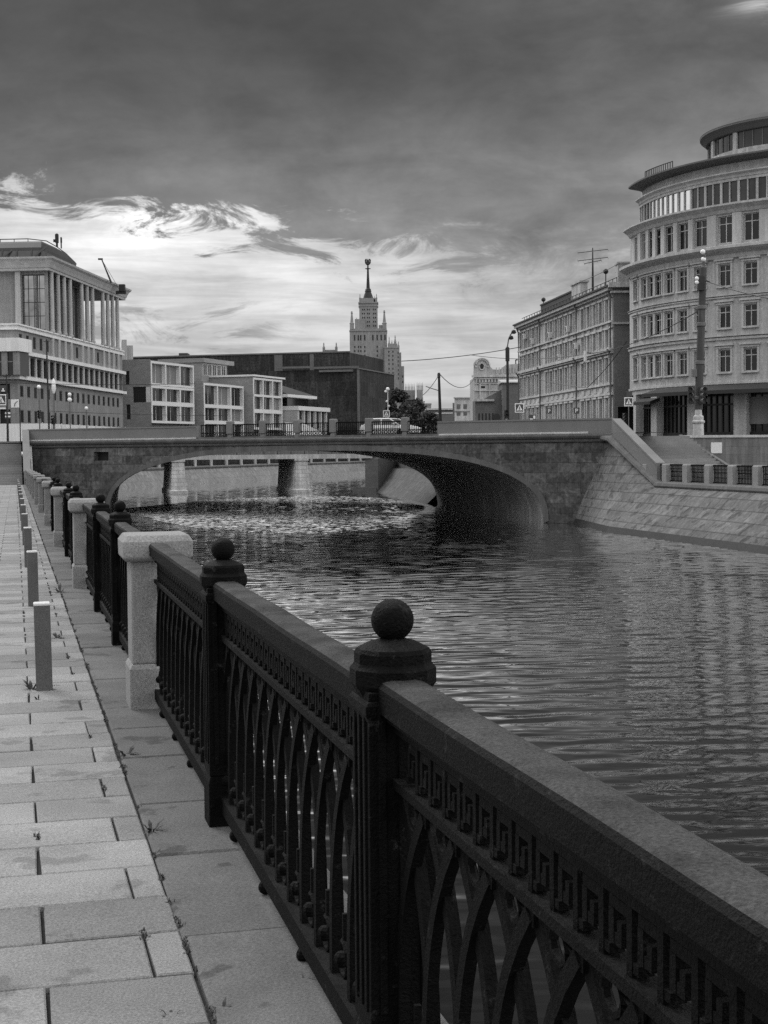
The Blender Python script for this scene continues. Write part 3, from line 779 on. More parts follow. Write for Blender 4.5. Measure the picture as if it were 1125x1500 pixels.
mb = MB(); mb.loft(sloped([(0, -.95), (0, -.08), (-.05, -.06), (-.05, .05), (.5, .05), (.5, -.06), (.45, -.08), (.45, -.95)], 34.35, 73.0, .62, 79.0, 3.2))
mb.build('sloping_parapet', M['parapet'], rs)
mb = MB()
mb.loft(sloped([(0, -3), (0, -.7), (.4, -.7), (.4, -3)], 34.4, 73.2, .4, 79.2, 3.0)); mb.build('flank_wall', M['wall'], rs)
wd = (V((33.5, 98.2, 0)) - V((15.4, 88.6, 0))).normalized(); wn = V((wd.y, -wd.x, 0))   # wn faces the camera
def W(s, o, z): p = V((15.4, 88.6, 0)) + wd * s + wn * o; return V((p.x, p.y, z))
mb = MB(); ns = 15
for i in range(ns):
    z1 = ZQ + (ZR + .02 - ZQ) * (i + 1) / ns; o = 5.2 - 5.2 * i / ns
    mb.loft([[W(-1.5, o, z), W(4.2, o, z), W(4.2, -.6, z), W(-1.5, -.6, z)] for z in (z1 - .2, z1)])
mb.build('steps', M['step'], rs)
rw = thing('retaining_wall', 'grey stone wall holding the right street above the lower quay', 'wall', tuple(W(12, 0, ZQ)))
mb = MB(); mb.loft([[W(s, 0, ZQ - .3), W(s, 0, 2.1), W(s, -.5, 2.1), W(s, -.5, ZQ - .3)] for s in (4.2, 40)])
mb.build('wall', M['wall'], rw)
mb = MB(); mb.loft([[W(s, .08, 2.1), W(s, .08, 2.26), W(s, -.6, 2.26), W(s, -.6, 2.1)] for s in (4.15, 40)]); mb.build('coping', M['trim'], rw)
mb = MB(); mb.loft([[W(4.2, o, ZQ - .2), W(4.2, o, z), W(3.95, o, z), W(3.95, o, ZQ - .2)] for o, z in ((5.4, ZQ + .25), (-.4, 2.3))]); mb.build('stair_cheek', M['wall'], rw)
# small pale plaque on that wall
def wall_s(px, py):
    d = RI * ((px - 562.5) / FPX) + UI * ((750 - py) / FPX) + Fv
    t = (V((15.4, 88.6, 0)) - CAM).dot(wn) / d.dot(wn); P = CAM + d * t
    return (P - V((15.4, 88.6, 0))).dot(wd), P.z
sA, zA = wall_s(1041, 664); sB, zB = wall_s(1057, 648)
mb = MB(); mb.loft([[W(s, .04, zA), W(s, .04, zB), W(s, -.02, zB), W(s, -.02, zA)] for s in (sA, sB)])
tag(mb.build('wall_plaque', M['frame']), 'blank pale square plaque on the right retaining wall', 'plaque')

# ================================================================== BEYOND THE BRIDGE: far quays and the pier bridge
def offs(pts, d):
    """polyline shifted to its left by d"""
    out = []
    for i, p in enumerate(pts):
        a = V(pts[max(0, i - 1)]); b = V(pts[min(len(pts) - 1, i + 1)]); t = (b - a).normalized()
        out.append(V((p[0] - t.y * d, p[1] + t.x * d)))
    return out
def strip(mb, pl, prof):
    """sweep a (offset to left, z) profile along a polyline"""
    mb.loft([list(r) for r in zip(*[[V((p.x, p.y, z)) for p in offs(pl, d)] for d, z in prof])], cap=False, closed=False); return mb
Lq = [(-25.9, 137), (-30, 150), (-33.5, 166), (-32.9, 181), (-26.9, 196), (-16.6, 227), (-2.7, 261), (32, 347), (84, 470)]
fq = thing('far_quay_wall', 'pale sloping quay wall curving away on the far left bank under the arch', 'quay wall', (-20, 220, -2))
strip(MB(), Lq, [(0, ZW - 1), (.05, ZW), (1.7, -.95)]).build('battered_wall', M['farwall'], fq)
strip(MB(), Lq, [(1.55, -1.0), (1.5, -.78), (1.7, -.68), (6.2, -.68), (6.2, ZL + .05), (7.5, ZL + .05)]).build('promenade', M['wall'], fq)
fb = thing('far_quay_balustrade', 'dark railing with pale posts on the far left quay under the arch', 'balustrade', (-20, 222, -.68))
L2 = [p for p in offs(Lq, 2.0)]
def along(pl, step, start=0.0):
    out = []; acc = start
    for a, b in zip(pl[:-1], pl[1:]):
        L = (b - a).length; t = (b - a) / L
        while acc < L: out.append((a + t * acc, t)); acc += step
        acc -= L
    return out
pts_ = along(L2, 5.3)
for p, t in pts_[:46]: one(fb, 'stone_post', 'fqpost', lambda: MB().square([(.26, 0), (.26, 1.0), (.2, 1.05)]), M['oldtrim'], (p.x, p.y, -.68), math.atan2(t.y, t.x))
mb = MB()
for (p, t), (p2, _) in zip(pts_[:45], pts_[1:46]):
    c = (p + p2) / 2; d_ = (p2 - p); L = d_.length; d_ = d_ / L
    X = V((d_.x, d_.y, 0)); Y = V((-d_.y, d_.x, 0))
    mb.box((c.x, c.y, .25), (L, .1, .08), X=X, Y=Y); mb.box((c.x, c.y, -.55), (L, .08, .08), X=X, Y=Y)
    for k in range(12): pp_ = p + d_ * (L * (k + .5) / 12); mb.box((pp_.x, pp_.y, -.15), (.24, .05, .75), X=X, Y=Y)
mb.build('iron_grille', M['iron'], fb)
Rq = [(3.6, 121), (.4, 145), (-2.9, 173), (.8, 200), (40, 322), (88, 470)]
rq = thing('far_quay_wall', 'sloping quay wall on the right bank seen through the arch', 'quay wall', (2, 150, -2))
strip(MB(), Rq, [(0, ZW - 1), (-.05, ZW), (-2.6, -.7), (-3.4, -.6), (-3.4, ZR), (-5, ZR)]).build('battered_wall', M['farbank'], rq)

pb = thing('pier_bridge', 'low flat bridge on stone piers seen through the stone arch', 'bridge', (-10, 160, ZW))
zb, zt = zat(400, 672.5, 155), zat(400, 666, 155)
MB().span(-60, -1.2, 155, 155.5, zb, zt).build('fascia', M['oldtrim'], pb)
MB().span(-60, -1.2, 155.5, 170, zb + .06, zt - .05).build('deck', M['dkwall'], pb)
mb = MB(); mb.span(-60, -1.2, 155.1, 155.2, zt + .7, zt + .76)
for i in range(40): mb.span(-60 + i * 1.47, -60 + i * 1.47 + .06, 155.1, 155.2, zt, zt + .7)
mb.build('railing', M['iron'], pb)
def mk_pier():
    mb = MB(); ax = V((-.216, .976, 0)); cx = V((.976, .216, 0))
    def ring(w, l, z): return [cx * a * w + ax * (0 if b < 0 else l) + ax * (0 if b > 0 else -(w - .7)) + V((0, 0, z)) for a, b in ((-1, -1), (1, -1), (1, 1), (-1, 1))]
    H_ = zb + .06 - ZW
    mb.loft([ring(.98, 13, -.5), ring(.98, 13, .35), ring(.82, 13, .45), ring(.62, 13, H_ * .93)]); mb.loft([ring(.72, 13, H_ * .93), ring(.72, 13, H_ - .003)])
    return mb
for px in (262, 443): one(pb, 'pier', 'pier', mk_pier, M['pierstone'], (xat(px, 154.4, 722), 154.4, ZW))
mb = MB(); ax = V((-.216, .976, 0))
mb.prism([(-2.0, 155.2), (-.6, 155.0), (3.5, 172), (0.5, 173)], ZW - .5, zb); mb.prism([(-3.4, 154.8), (-.8, 154.6), (-.8, 156.5), (-3.0, 156.5)], ZW - .5, ZW + .5)
mb.build('abutment', M['dkwall'], pb)

# ================================================================== LEFT: big classical building
dB = V((.079, 1, 0)).normalized(); nB = V((dB.y, -dB.x, 0)); OB = V((-47.0, 185, 0))
def BP(s, o=0.0, z=0.0): p = OB + dB * s + nB * o; return V((p.x, p.y, z))      # along the long side, outward
fB = -nB
def BF(s, o=0.0, z=0.0): p = OB + fB * s - dB * o; return V((p.x, p.y, z))      # along the front to the left, outward towards us
cb = thing('colonnade_building', 'large pale classical office block with tall columns and a glazed dark attic at far left', 'building', tuple(BP(25, -10, ZL)))
LBB = 52.2; MOD = 2.79
wins = []; ops1 = []; ops2 = []; ops3 = []
for k in range(19):
    s = 1.0 + k * MOD
    if s > LBB - 1.2: break
    ops1 += [(s, s + 1.3, 5.4, 7.05), (s, s + 1.3, 8.7, 10.2)]
    ops3 += [(s, s + 1.2, 15.25, 16.9)]
ops2 = [(.3, LBB - .3, 11.6, 14.0)]
mb = MB(); fn = lambda s, z, d: BP(s, -d, z)
facade(mb, fn, LBB, ZL - .3, 10.95, ops1, .12); facade(mb, fn, LBB, 11.4, 14.2, ops2, .6); facade(mb, fn, LBB, 14.7, 17.3, ops3, .12)
fo = []
for k in range(8):
    s = .9 + 5.2 * k
    if k == 0: fo += [(1.0, 2.4, 5.1, 7.1), (1.0, 2.4, 8.4, 10.4), (3.6, 5.2, 5.1, 7.1), (3.6, 5.2, 8.4, 10.4)]
    else: fo += [(s + .4, s + 2.0, 5.1, 7.1), (s + 2.8, s + 4.4, 5.1, 7.1), (s + .4, s + 2.0, 8.4, 10.4), (s + 2.8, s + 4.4, 8.4, 10.4)]
fn2 = lambda s, z, d: BF(s, -d, z)
facade(mb, fn2, 45, ZL - .3, 10.95, fo, .35); facade(mb, fn2, 45, 11.4, 14.2, [], .3); facade(mb, fn2, 45, 14.7, 17.3, [], .3)
for z0, z1 in ((ZL - .3, 10.95), (11.4, 14.2), (14.7, 17.3)):
    mb.quad(BP(LBB, 0, z0), BP(LBB, -30, z0), BP(LBB, -30, z1), BP(LBB, 0, z1))
mb.build('wall', M['stonebig'], cb)
bb = MB()
for z0, z1, o in ((10.953, 11.397, .55), (14.203, 14.697, .5)):
    e = LBB + o
    bb.prism([BP(e, o, 0).xy, BP(-o, o, 0).xy, (BF(46, 0, 0) - dB * o).xy, BF(46, -4, 0).xy, (BF(4, -4, 0)).xy, BP(e, -4, 0).xy], z0, z1)
for z0, z1, o in ((17.303, 17.55, .3), (17.555, 17.9, .12), (17.903, 18.1, .35)):
    e = LBB + o
    bb.prism([BP(e, o, 0).xy, BP(-o, o, 0).xy, (BF(46, 0, 0) - dB * o).xy, BF(46, -30, 0).xy, BP(e, -30, 0).xy], z0, z1)
bb.build('band', M['white'], cb)
for o in ops1 + ops3:
    window(cb, BP((o[0] + o[1]) / 2, -.09, (o[2] + o[3]) / 2), (dB.x, dB.y), o[1] - o[0] - .02, o[3] - o[2] - .02, 'one', 'dull', 'grey', False) if len(wins) < 90 else None
    wins.append(1)
mb = MB(); mb.quad(BP(.3, -.55, 11.4), BP(LBB - .3, -.55, 11.4), BP(LBB - .3, -.55, 14.2), BP(.3, -.55, 14.2))
for s in [1 + MOD * k + .65 for k in range(18)]: mb.box(BP(s, -.52, 12.8), (.1, .1, 2.6), X=dB, Y=nB)
mb.build('gallery_glazing', M['dull'], cb)
mb = MB()
for o in fo: mb.quad(BF(o[0], -.3, o[2]), BF(o[1], -.3, o[2]), BF(o[1], -.3, o[3]), BF(o[0], -.3, o[3]))
mb.build('front_glazing', M['dull'], cb)
# small columns of the gallery storey and the giant order
for k in range(18): one(cb, 'small_column', 'scol', lambda: MB().lathe([(.27, 0), (.26, .1), (.23, .15), (.22, 2.6), (.27, 2.8)], n=12), M['column'], BP(18.6 + (k - 6) * MOD, -.02, 11.399))
for k in (0, 1, 2, 3, 5, 6, 7, 9, 10, 11, 12):
    s = 14.6 + 2.87 * k
    one(cb, 'tall_column', 'tcol', lambda: MB().lathe([(.4, 0), (.4, .25), (.32, .35), (.32, 5), (.29, 8.2), (.36, 8.32)], n=14), M['column'], BP(s, .15, 18.103))
    one(cb, 'pilaster', 'pil', lambda: MB().lathe([(.31, 0), (.3, 2.6)], n=10), M['column'], BP(s, .1, 14.699))
# upper block behind the columns (its far end is an open porch)
UB0, UB1 = 13.6, 34.8
mb = MB()
gw = [(UB0 * 0 + 1.3, 4.5, 18.4, 25.9)]
fnu = lambda s, z, d: BF(s, -UB0 - d, z)
facade(mb, fnu, 40, 18.1, 26.4, [(.5, 3.7, 18.4, 26.0), (11.4, 12.6, 19, 21.4), (16, 17.2, 19, 21.4)], .5)
fnl = lambda s, z, d: BP(UB0 + s, -1.6 - d, z)
facade(mb, fnl, UB1 - UB0, 18.1, 26.4, [(.3 + 2.87 * k, 2.9 + 2.87 * k, 18.3, 26.2) for k in range(7)], .4)
mb.quad(BP(UB1, -1.6, 18.1), BP(UB1, -25, 18.1), BP(UB1, -25, 26.4), BP(UB1, -1.6, 26.4))
mb.build('upper_wall', M['stonebig'], cb)
mb = MB()
for k in range(7): mb.quad(*[BP(UB0 + s, -1.95, z) for s, z in ((.3 + 2.87 * k, 18.3), (2.9 + 2.87 * k, 18.3), (2.9 + 2.87 * k, 26.2), (.3 + 2.87 * k, 26.2))])
mb.build('loggia_glazing', M['dull'], cb)
o_ = window(cb, BF(2.1, -UB0 - .3, 22.2), (-fB.x, -fB.y), 3.15, 7.5, 'grid', 'mirror', 'black', False)
for s in (4.15,): one(cb, 'front_pilaster', 'fpil', lambda: MB().square([(.38, 0), (.36, 8.28)], rot=.08), M['column'], BF(s, -UB0 + .3, 18.103))
en = MB()
def ering(o, z): return [BP(52.6 + o, o, z), BP(UB0 - .6 - o, o, z), V((*(BF(42, -UB0 + .6, 0) - dB * o).xy, z)), BF(42, -45, z), BP(53 + o, -32, z)]
en.loft([ering(.5, 26.42), ering(.5, 26.75), ering(.62, 26.8), ering(.75, 27.2), ering(1.0, 27.7), ering(1.3, 27.95), ering(1.35, 28.2)])
en.build('entablature', M['column'], cb)
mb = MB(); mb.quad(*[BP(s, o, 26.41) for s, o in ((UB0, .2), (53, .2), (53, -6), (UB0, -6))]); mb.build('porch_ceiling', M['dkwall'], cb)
at_ = MB()
def aring(i, z, r=0): return [BP(36 - 3 * i, -3 - .3 * i, z), BP(34.5 - 3 * i, -1.6 - .3 * i, z), BP(15.8 + i, -1.6 - .3 * i, z), V((*(BF(40, -15.8 - i, 0)).xy, z)), V((*(BF(40, -29 + i, 0)).xy, z)), BP(36 - 3 * i, -16, z)]
at_.loft([aring(0, 28.2), aring(.1, 28.5), aring(.6, 29.9)]); at_.build('attic_glazing', M['glassb'], cb)
at2 = MB(); at2.loft([aring(.5, 29.7), aring(.55, 30.1), aring(1.6, 30.9), aring(3.0, 31.3)]); at2.build('attic_roof', M['roof'], cb)
mb = MB()
for k in range(13):
    s = 1 + 2.1 * k; a = BF(s, -15.75, 28.2); b = BF(s, -16.35, 29.8); mb.bar([a, b], .22, .2, (1, 0, 0))
for k in range(6): s = 2.6 + 4.4 * k; mb.bar([BF(s, -15.2, 28.6), BF(s - 1.6, -17, 30.4)], .25, .25, (0, 1, 0))
for k in range(5): mb.bar([BP(16.5 + 2.6 * k, -2.4, 28.2), BP(16.5 + 2.6 * k, -3.0, 29.75)], .2, .2, dB)
mb.build('attic_rib', M['roof'], cb)
mb = MB()
pth = [BF(38, -19, 31.7), BF(4.5, -19, 31.7), BP(22, -2.8, 31.8), BP(26, -2.5, 31.5), BP(30, -2.3, 31.0), BP(34, -2, 30.0)]
mb.tube(pth, .07, 5); mb.tube([p - V((0, 0, .45)) for p in pth], .05, 5)
for k in range(18): p = BF(4.5 + 2 * k, -19, 31.7); mb.tube([p, p - V((0, 0, 1.0))], .05, 4)
mb.build('roof_rail', M['black'], cb)
xa = xat(83.5, 205, 360)
am = thing('roof_antenna', 'dark telecom antenna cluster on the roof of the colonnade building', 'antenna', (xa, 205, 30.6))
mb = MB(); mb.tube([(xa, 205, 30.6), (xa, 205, 32.5)], .16, 6); mb.tube([(xa + .6, 205, 30.4), (xa + .6, 205, 32.0)], .1, 6)
mb.span(xa - .22, xa + .22, 204.8, 205.2, 31.2, 32.4); mb.span(xa - .5, xa - .2, 204.9, 205.1, 31.3, 31.7); mb.span(xa + .5, xa + .72, 204.9, 205.1, 31.2, 31.9)
mb.build('mast', M['black'], am)
a0 = at(163, 414, 224); a1 = at(149, 380, 224); a2 = at(178, 420, 229)
dv_ = thing('roof_davit', 'slim window cleaning crane arm on the cornice of the colonnade building', 'crane', tuple(a0))
mb = MB(); mb.tube([a0, a1], [.16, .1], 6); mb.box(a1 + V((-.2, 0, .05)), (.7, .3, .25)); mb.build('arm', M['black'], dv_)
mb = MB(); mb.tube([a1, a2 + V((-.6, 0, 0))], .035, 4); mb.build('cable', M['black'], dv_)
mb = MB(); mb.box(a2 + V((.1, 0, -.2)), (.9, .9, 1.1)); mb.box(a2 + V((-.1, 0, -.9)), (1.6, .5, .5)); mb.build('counterweight', M['black'], dv_)
# corner bay with white parapet
mb = MB()
by = lambda s, o: OB + nB * s - dB * o
def bay(o, s1, z0, z1, m_, nm):
    mb = MB(); mb.prism([by(s1, -2).xy, by(s1 - .3, o).xy, by(-9, o).xy, by(-9, -2).xy], z0, z1); return mb.build(nm, m_, cb)
bay(2.2, 1.35, 14.4, 16.1, M['white'], 'bay_parapet'); bay(1.6, .9, 11.398, 14.39, M['shop'], 'bay_glazing')
mb = MB()
for s in (-1.0, .5): mb.box(by(s, 1.65) + V((0, 0, 12.9)), (.75, .5, 2.95), X=nB, Y=dB)
for s in (-2.6, -4.2, -5.8): mb.box(by(s, 1.62) + V((0, 0, 12.9)), (.12, .1, 2.95), X=nB, Y=dB)
mb.box(by(-4, 1.63) + V((0, 0, 13.1)), (8, .1, .12), X=nB, Y=dB)
mb.build('bay_pier', M['stonebig'], cb)
hd = thing('site_hoarding', 'long white hoarding along the foot of the colonnade building', 'hoarding', tuple(BP(20, 5, ZL)))
mb = MB(); mb.prism([BP(40, 5, 0).xy, BP(-4, 5, 0).xy, by(-14, 9).xy, by(-14, 8.7).xy, BP(-4, 4.7, 0).xy, BP(40, 4.7, 0).xy], ZL, 5.15)
mb.build('panel', M['white'], hd)
mb = MB()
for k in range(12): mb.box(BP(38 - 4 * k, 5.1, 3.9), (.12, .1, 2.7), X=dB, Y=nB)
mb.build('post', M['frame'], hd)
# sliver of another roof behind
mb = MB(); mb.prism([(xat(183, 262), 262), (xat(197, 262), 262), (xat(197, 270), 270), (xat(180, 275), 275)], ZL, zat(190, 506, 262)); mb.prism([(xat(181, 258), 258), (xat(188, 258), 258), (xat(188, 266), 266), (xat(180, 266), 266)], ZL, zat(190, 500, 262))
h_ = thing('plain_house', 'small pale gable end peeping out behind the right edge of the colonnade building', 'building', (xat(188, 262), 262, ZL)); mb.build('wall', M['old'], h_)

# ================================================================== LEFT: white framed modern blocks
dM = V((.334, .943, 0)).normalized(); nM = V((dM.y, -dM.x, 0))
def modern(name, label, X, Y, L, dep, ztop, floors, cols, open_left=None, lw=None, over=0.0):
    O = V((X, Y, 0)); P = lambda s, o=0.0, z=0.0: V((*(O + dM * s + nM * o).xy, z))
    t = thing(name, label, 'building', (X, Y, ZL))
    mb = MB()
    for a, b in (((0, .3), (L - .3, L)) if not lw else ((L - .3, L),)): mb.loft([[P(a, -.9, z), P(b, -.9, z), P(b, -dep, z), P(a, -dep, z)] for z in (ZL - .2, ztop)])
    mb.loft([[P(.3, -1.3, z), P(L - .3, -1.3, z), P(L - .3, -dep, z), P(.3, -dep, z)] for z in (ZL - .2, ztop + .25)])
    # left flank, with dark slits and an open loggia in its middle storey
    fl = lambda s, z, d: P(d, -.9 - s, z)
    mb2 = MB(); ops = list(lw or [])
    facade(mb2, lambda s, z, d: P(-.02 + d, -s, z), dep, ZL - .2, ztop + .3, ops, .27)
    mb2.build('flank_wall', M['modern'], t)
    mb.build('wall', M['modern'], t)
    if ops:
        g_ = MB()
        for o in ops: g_.quad(P(.22, -o[0], o[2]), P(.22, -o[1], o[2]), P(.22, -o[1], o[3]), P(.22, -o[0], o[3]))
        g_.build('flank_glazing', M['black'], t)
    fr = MB(); w = L / cols
    zs = [f[0] for f in floors] + [f[1] for f in floors]
    for z0, z1 in floors:
        fr.loft([[P(0, o, z), P(L, o, z), P(L, -.9, z), P(0, -.9, z)] for o, z in ((.12, z1), (.12, z1 + .38))])
        fr.loft([[P(0, o, z), P(L, o, z), P(L, -.9, z), P(0, -.9, z)] for o, z in ((.115, z0 - .36), (.115, z0))])
        for c in range(cols + 1):
            c0 = min(max(c * w - .19, 0), L - .38)
            fr.loft([[P(c0, .1, z), P(c0 + .38, .1, z), P(c0 + .38, -.9, z), P(c0, -.9, z)] for z in (z0, z1)])
    fr.build('frame_grid', M['frame'], t)
    rr = random.Random(int(X * 10))
    for z0, z1 in floors:
        for c in range(cols):
            window(t, P(c * w + w / 2, -.55, (z0 + z1) / 2), (dM.x, dM.y), w - .4, z1 - z0, 'two', rr.choice(['glass', 'shop', 'pale', 'glass']), 'frame', False)
    if over:
        mb = MB(); mb.loft([[P(-.3, .3, z), P(L + over, .3, z), P(L + over, -dep - .2, z), P(-.3, -dep - .2, z)] for z in (ztop + .28, ztop + .62)]); mb.build('roof_slab', M['frame'], t)
    return t
modern('modern_block', 'white framed three storey modern block with an open dark loggia beside the colonnade building', xat(222, 240), 240, 15.6, 8, 16.6, [(6.6, 9.2), (9.9, 12.1), (12.9, 16.2)], 3,
       lw=[(.05, 3.4, 9.7, 12.3), (3.9, 4.7, 6.9, 9.4), (4.0, 4.8, 12.7, 15.0)])
modern('modern_block', 'lower white framed modern block second from the colonnade building', xat(299, 256), 256, 16.6, 7, 13.6, [(3.6, 6.3), (6.9, 9.2), (9.8, 13.2)], 3)
modern('modern_block', 'white framed modern block with flat overhanging roof next to the low pavilion', xat(371.5, 272), 272, 13.6, 9, 15.2, [(5.8, 8.6), (9.3, 11.7), (12.1, 14.9)], 3, over=1.2)
ph = thing('modern_penthouse', 'boxy rooftop penthouse with thin white roof rising behind the modern blocks', 'building', (-36, 278, ZL))
Pp = lambda s, o, z: V((*(V((xat(297, 272), 272, 0)) + dM * s + nM * o).xy, z))
mb = MB(); mb.loft([[Pp(0, 0, z), Pp(11, 0, z), Pp(11, -9, z), Pp(0, -9, z)] for z in (ZL, 18.2)]); mb.build('wall', M['modern'], ph)
mb = MB(); mb.loft([[Pp(-.2, .6, z), Pp(13, .6, z), Pp(13, -9.2, z), Pp(-.2, -9.2, z)] for z in (18.2, 19.0)]); mb.build('roof', M['modern'], ph)
for k in range(5): window(ph, Pp(1.2 + 2 * k, .05, 16.9), (dM.x, dM.y), 1.6, 2.2, 'two', 'shop', 'frame', False)
lp = thing('low_pavilion', 'low white fascia pavilion with sloped dark roof to the right of the modern blocks', 'building', (-17, 290, ZL))
Pl = lambda s, o, z: V((*(V((xat(436, 285), 285, 0)) + dM * s + nM * o).xy, z))
mb = MB(); mb.loft([[Pl(0, 0, z), Pl(.5, 0, z), Pl(.5, -12, z), Pl(0, -12, z)] for z in (ZL, 9.3)]); mb.loft([[Pl(.5, -1.2, z), Pl(16, -1.2, z), Pl(16, -12, z), Pl(.5, -12, z)] for z in (ZL, 9.3)]); mb.build('wall', M['column'], lp)
mb = MB(); mb.loft([[Pl(-.1, .3, z), Pl(17, .3, z), Pl(17, -12.2, z), Pl(-.1, -12.2, z)] for z in (9.35, 10.2)]); mb.build('fascia', M['frame'], lp)
mb = MB(); mb.quad(Pl(.6, -.6, 6.0), Pl(15.8, -.6, 6.0), Pl(15.8, -.6, 9.3), Pl(.6, -.6, 9.3)); mb.build('glazing', M['shop'], lp)
mb = MB()
for k in range(6): mb.loft([[Pl(.6 + 3 * k, 0, z), Pl(.9 + 3 * k, 0, z), Pl(.9 + 3 * k, -.7, z), Pl(.6 + 3 * k, -.7, z)] for z in (ZL, 9.33)])
mb.build('pillar', M['frame'], lp)
mb = MB(); mb.loft([[Pl(2, -3, z), Pl(13, -3, z), Pl(13, -14, z), Pl(2, -14, z)] for z in (10.2, 12.0)]); mb.build('upper_glazing', M['shop'], lp)
mb = MB(); mb.loft([[Pl(-1, -1.6, z), Pl(14.4, -1.6, z), Pl(14.4, -14, z), Pl(-1, -14, z)] for z in (12.0, 12.55)]); mb.build('eaves', M['frame'], lp)
mb = MB(); mb.loft([[Pl(-1, -1.7, 12.56), Pl(14.3, -1.7, 12.56), Pl(14.3, -14, 12.56), Pl(-1, -14, 12.56)], [Pl(-.6, -7, 14.9), Pl(7, -7, 14.9), Pl(8, -12, 14.9), Pl(-.6, -12, 14.9)]]); mb.build('roof', M['roof'], lp)
ra, rb = at(418, 619, 262), at(443, 619, 268); rc = at(472, 634, 275)
mb = MB(); mb.prism([ra.xy, rb.xy, (rb + V((.1, .4, 0))).xy, (ra + V((0, .4, 0))).xy], ZL, ra.z)
mb.loft([[V((p.x, p.y + o, z)) for p, z in ((rb, ZL), (rb, rb.z), (rc, rc.z), (rc, ZL))] for o in (0, .4)])
tag(mb.build('ramp_wall', M['white']), 'white wall stepping down as a ramp in front of the low pavilion', 'wall')

# ================================================================== dark netted building, long roof, trees
db = thing('netted_building', 'huge dark building shrouded in netting or creeper with a set back upper tier', 'building', (-20, 315, ZL))
Cn = V((xat(526, 305), 305, 0)); dl = V((-.97, .243, 0)).normalized(); dr = V((7.8, 28, 0)).normalized()
def DN(a, b, z): return V((*(Cn + dl * a + dr * b).xy, z))
z1 = zat(526, 540.5, 305); z2 = zat(513, 516, 312)
mb = MB(); mb.loft([[DN(0, 0, z), DN(46, 0, z), DN(46, 40, z), DN(0, 29, z)] for z in (ZL, z1)]); mb.build('lower_tier', M['net'], db)
mb = MB(); mb.loft([[DN(3.9, 6.5, z), DN(62, 6.5, z), DN(62, 44, z), DN(3.9, 34, z)] for z in (z1, z2)]); mb.build('upper_tier', M['net'], db)
mb = MB()
for pa, pb_, py, o in ((466, 518, 543.5, .5), (401, 451, 538, 1.0), (458, 536, 538.5, .3)):
    A, B_ = at(pa, py, 305.5), at(pb_, py, 305.5)
    a_, b_ = (Cn - V((A.x, A.y, 0))).length, (Cn - V((B_.x, B_.y, 0))).length
    a_ *= 1 if A.x < Cn.x else -1; b_ *= 1 if B_.x < Cn.x else -1
    mb.loft([[DN(max(b_, -.1), -o, z), DN(a_, -o, z), DN(a_, 0, z), DN(max(b_, -.1), 0, z)] for z in (A.z - .2, A.z + .25)])
for px in (393, 399, 446):
    X_ = (Cn.x - xat(px, 312)) / .97
    mb.loft([[DN(X_ - .45, 6.2, z), DN(X_ + .45, 6.2, z), DN(X_ + .45, 6.6, z), DN(X_ - .45, 6.6, z)] for z in (z1, z2 - .2)])
mb.loft([[DN(3.7, 6.3, z), DN(62, 6.3, z), DN(62, 6.6, z), DN(3.7, 6.6, z)] for z in (z2, z2 + .3)]); mb.loft([[DN(-.25, -.3, z), DN(.15, -.3, z), DN(.15, 29, z), DN(-.25, 29, z)] for z in (z1, z1 + .25)]); mb.loft([[DN(-.12, -.12, z), DN(.3, -.12, z), DN(.3, .3, z), DN(-.12, .3, z)] for z in (ZL, z1 - .01)])
mb.build('ledge', M['dkwall'], db)
lr = thing('long_building', 'long low dark roofed building behind the modern blocks', 'building', (-55, 345, ZL))
mb = MB(); mb.prism([(-78, 338), (-20, 330), (-20, 345), (-78, 352)], ZL, zat(300, 530, 334)); mb.build('wall', M['dkwall'], lr)
mb = MB(); mb.prism([(-79, 337.4), (-19.6, 329.4), (-19.6, 345), (-79, 352)], zat(300, 530, 334) + .01, zat(300, 524, 334)); mb.build('roof', M['roof'], lr)
mb = MB()
for px, w_ in ((340, 4), (352, 3), (300, 5), (262, 2)): mb.span(xat(px, 334), xat(px, 334) + w_, 336, 340, zat(300, 525, 334), zat(300, 519 if w_ > 2 else 516, 334))
mb.build('roof_box', M['roof'], lr)

def tree(label, x, y, zbase, h, rx, seed, nl=5200, lsz=.38, group=None, trunk_h=.3):
    r = random.Random(seed); t = thing('tree', label, 'tree', (x, y, zbase), group)
    tb = MB(); top = V((x + .3, y, zbase + h * .62))
    tb.tube([(x, y, zbase - .2), (x + .1, y, zbase + h * .3), top], [h * .03, h * .022, h * .008], 7)
    cl = []
    for k in range(26):
        a = r.uniform(0, 6.28); e = r.uniform(.28, .98); rad = rx * math.sqrt(max(.05, 1 - ((e - .55) / .5) ** 2)) * r.uniform(.35, .95)
        c = V((x + math.cos(a) * rad, y + math.sin(a) * rad, zbase + h * e * .93)); cl.append((c, rx * r.uniform(.22, .42)))
        if k < 9: tb.tube([V((x + .1, y, zbase + h * r.uniform(.25, .5))), (c + top) / 2, c], [h * .012, h * .008, h * .003], 5)
    tb.build('trunk', M['bark'], t)
    lb = MB()
    for i in range(nl):
        c, cr = r.choice(cl); d = V((r.gauss(0, 1), r.gauss(0, 1), r.gauss(0, .8))).normalized() * cr * r.uniform(.35, 1.08)
        p = c + d; s = lsz * r.uniform(.5, 1.2); a = V((r.uniform(-1, 1), r.uniform(-1, 1), r.uniform(-.6, .6))).normalized(); b = a.cross(V((r.uniform(-1, 1), r.uniform(-1, 1), r.uniform(-1, 1)))).normalized()
        lb.add([p - a * s, p - b * s * .5, p + a * s, p + b * s * .5], [(0, 1, 2, 3)])
    lb.build('crown', M['leaf'], t, recalc=False)
    return t
tree('dark bushy tree directly right of the netted building', xat(585, 292), 292, ZL, zat(585, 566, 292) - ZL, 2.6, 1)
